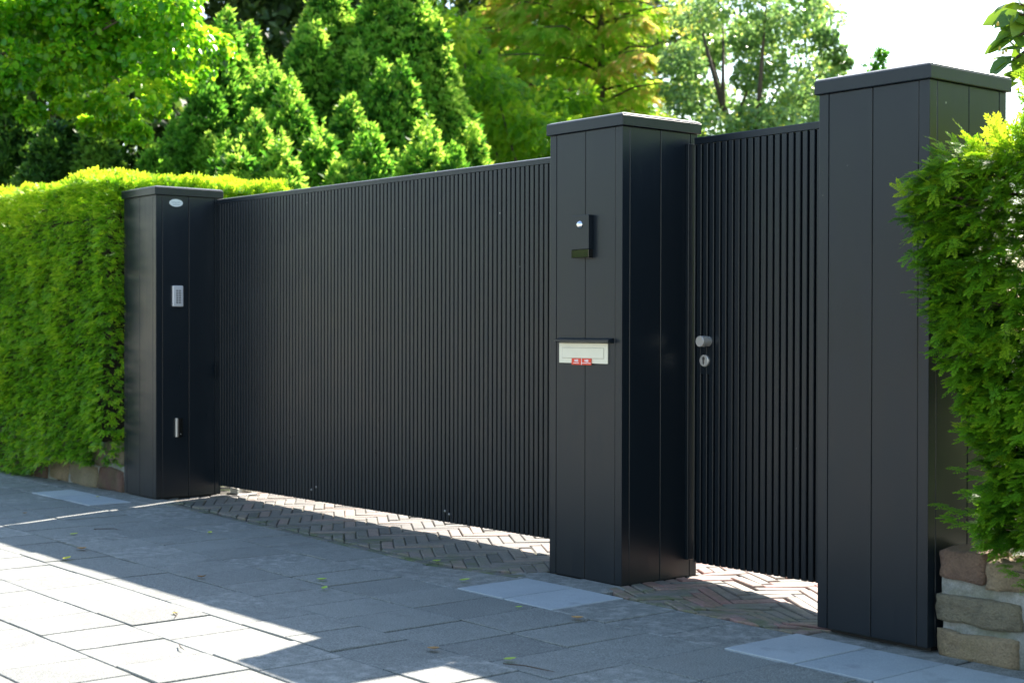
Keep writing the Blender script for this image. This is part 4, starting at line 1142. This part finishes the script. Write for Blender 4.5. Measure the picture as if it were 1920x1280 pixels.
litter(-4.92, -.40, .04, .3, .66, 'yellow leaf on the pale slabs by the left wall')
litter(-.668, -1.942, .03, .3, .5, 'tiny yellowish leaf in the sunlit area')
def twig(pts, label):
    m = MB(); m.tube([(x, y, .008 + .003 * (i % 2)) for i, (x, y) in enumerate(pts)], [.0024] * (len(pts) - 1) + [.001], 5)
    tag(m.build('twig', M['bark']), label, 'twig', 'twigs lying on the pavement')
twig([(.92, -1.46), (1.00, -1.43), (1.07, -1.41), (1.14, -1.41)], 'thin dark twig on the shaded slabs at the bottom right')
twig([(-3.35, -1.12), (-3.27, -1.03), (-3.20, -1.02)], 'bent twig on the shaded slabs at left')
twig([(-.70, -1.93), (-.63, -1.95), (-.58, -1.99)], 'short forked twig on the sunlit slabs')
twig([(-.10, -2.21), (-.04, -2.235), (.0, -2.24)], 'short straight twig on the sunlit slabs nearest the pillar shadow')

# ------------------------------------------------------------------ houses and trees across the road (they light and mirror in the paint)
M['render_wall'] = plain('pale_house_wall', (.42, .42, .40), .9, 0, 3, .12, .1)
M['brick_wall'] = plain('brown_brick_wall', (.20, .13, .10), .9, 0, 20, .25, .2)
M['tile'] = plain('roof_tiles', (.10, .07, .06), .8, 0, 12, .2, .3)
M['pane'] = plain('window_pane', (.02, .025, .03), .05)
def house(x0, x1, mat, label):
    y = -30.0; root = empty('house', ((x0 + x1) / 2, y, 0), label, 'house')
    m = MB(); m.box(x0, x1, y - 8, y, -.2, 3.4); m.build('wall', M[mat], root)
    m = MB(); vs = [(x0 - .3, y + .4, 3.3), (x1 + .3, y + .4, 3.3), (x1 + .3, y - 8.4, 3.3), (x0 - .3, y - 8.4, 3.3), (x0 - .3, y - 4, 5.4), (x1 + .3, y - 4, 5.4)]
    m.add(vs, [(0, 1, 5, 4), (2, 3, 4, 5), (0, 4, 3), (1, 2, 5), (3, 2, 1, 0)]); m.build('roof', M['tile'], root)
    n = int((x1 - x0) / 2.6)
    for i in range(n):
        cx = x0 + (x1 - x0) * (i + .5) / n
        for z0, z1 in ((.9, 2.3),):
            if i == 1 and z0 < 1:
                d = MB(); d.box(cx - .5, cx + .5, y + .003, y + .07, 0, 2.2); d.build('door', M['paint'], root); continue
            f = MB(); f.box(cx - .65, cx + .65, y + .003, y + .05, z0, z1); f = f.build('window', M['white'], root)
            p = MB(); p.box(cx - .57, cx + .57, y + .051, y + .056, z0 + .08, z1 - .08); p.build('pane', M['pane'], f)
house(-62, -50, 'brick_wall', 'brown brick house across the road, farthest from the gate')
house(-44, -24, 'render_wall', 'long pale rendered house across the road')
house(-17, -5, 'brick_wall', 'brown brick house across the road facing the wicket gate')
house(2, 12, 'render_wall', 'pale rendered house across the road, behind the camera')
for k_, (x, lb) in enumerate(((-47, 'street tree between the far brick house and the long pale house'), (-20.5, 'street tree between the pale house and the near brick house'), (-1.5, 'street tree before the gap beside the near brick house'), (-29.5, 'street tree before the middle of the long pale house'))):
    b = np.array([x, -26.8, 0.0]); cl = [((x + rng.normal() * 1.3, -26.8 + rng.normal() * .8, rng.uniform(1.4, 6.4)), (1.0, 1.0, .8)) for _ in range(26)]
    broad_tree('street_tree', lb, 'tree', 'street trees across the road', b, 2.2, cl, 90, .24, 'beech', LEAFS, .4, .4, .15, .14, .4)

for (x, y, top, lb) in ((5.2, 6.2, 5.6, 'unseen round green garden tree added behind the yew bush, out to the right'), (9.0, 8.0, 6.5, 'larger unseen green garden tree added farther right behind the yew bush')):  # unseen trees added for the right pillar's side to mirror
    b = np.array([x, y, 0.0]); cl = [((x + rng.normal() * 1.0, y + rng.normal() * .9, rng.uniform(1.3, top)), (.95, .95, .75)) for _ in range(30)]
    broad_tree('garden_tree', lb, 'tree', None, b, 1.8, cl, 130, .16, 'robinia', LEAFS, .4, .4, .15, .12, .4)
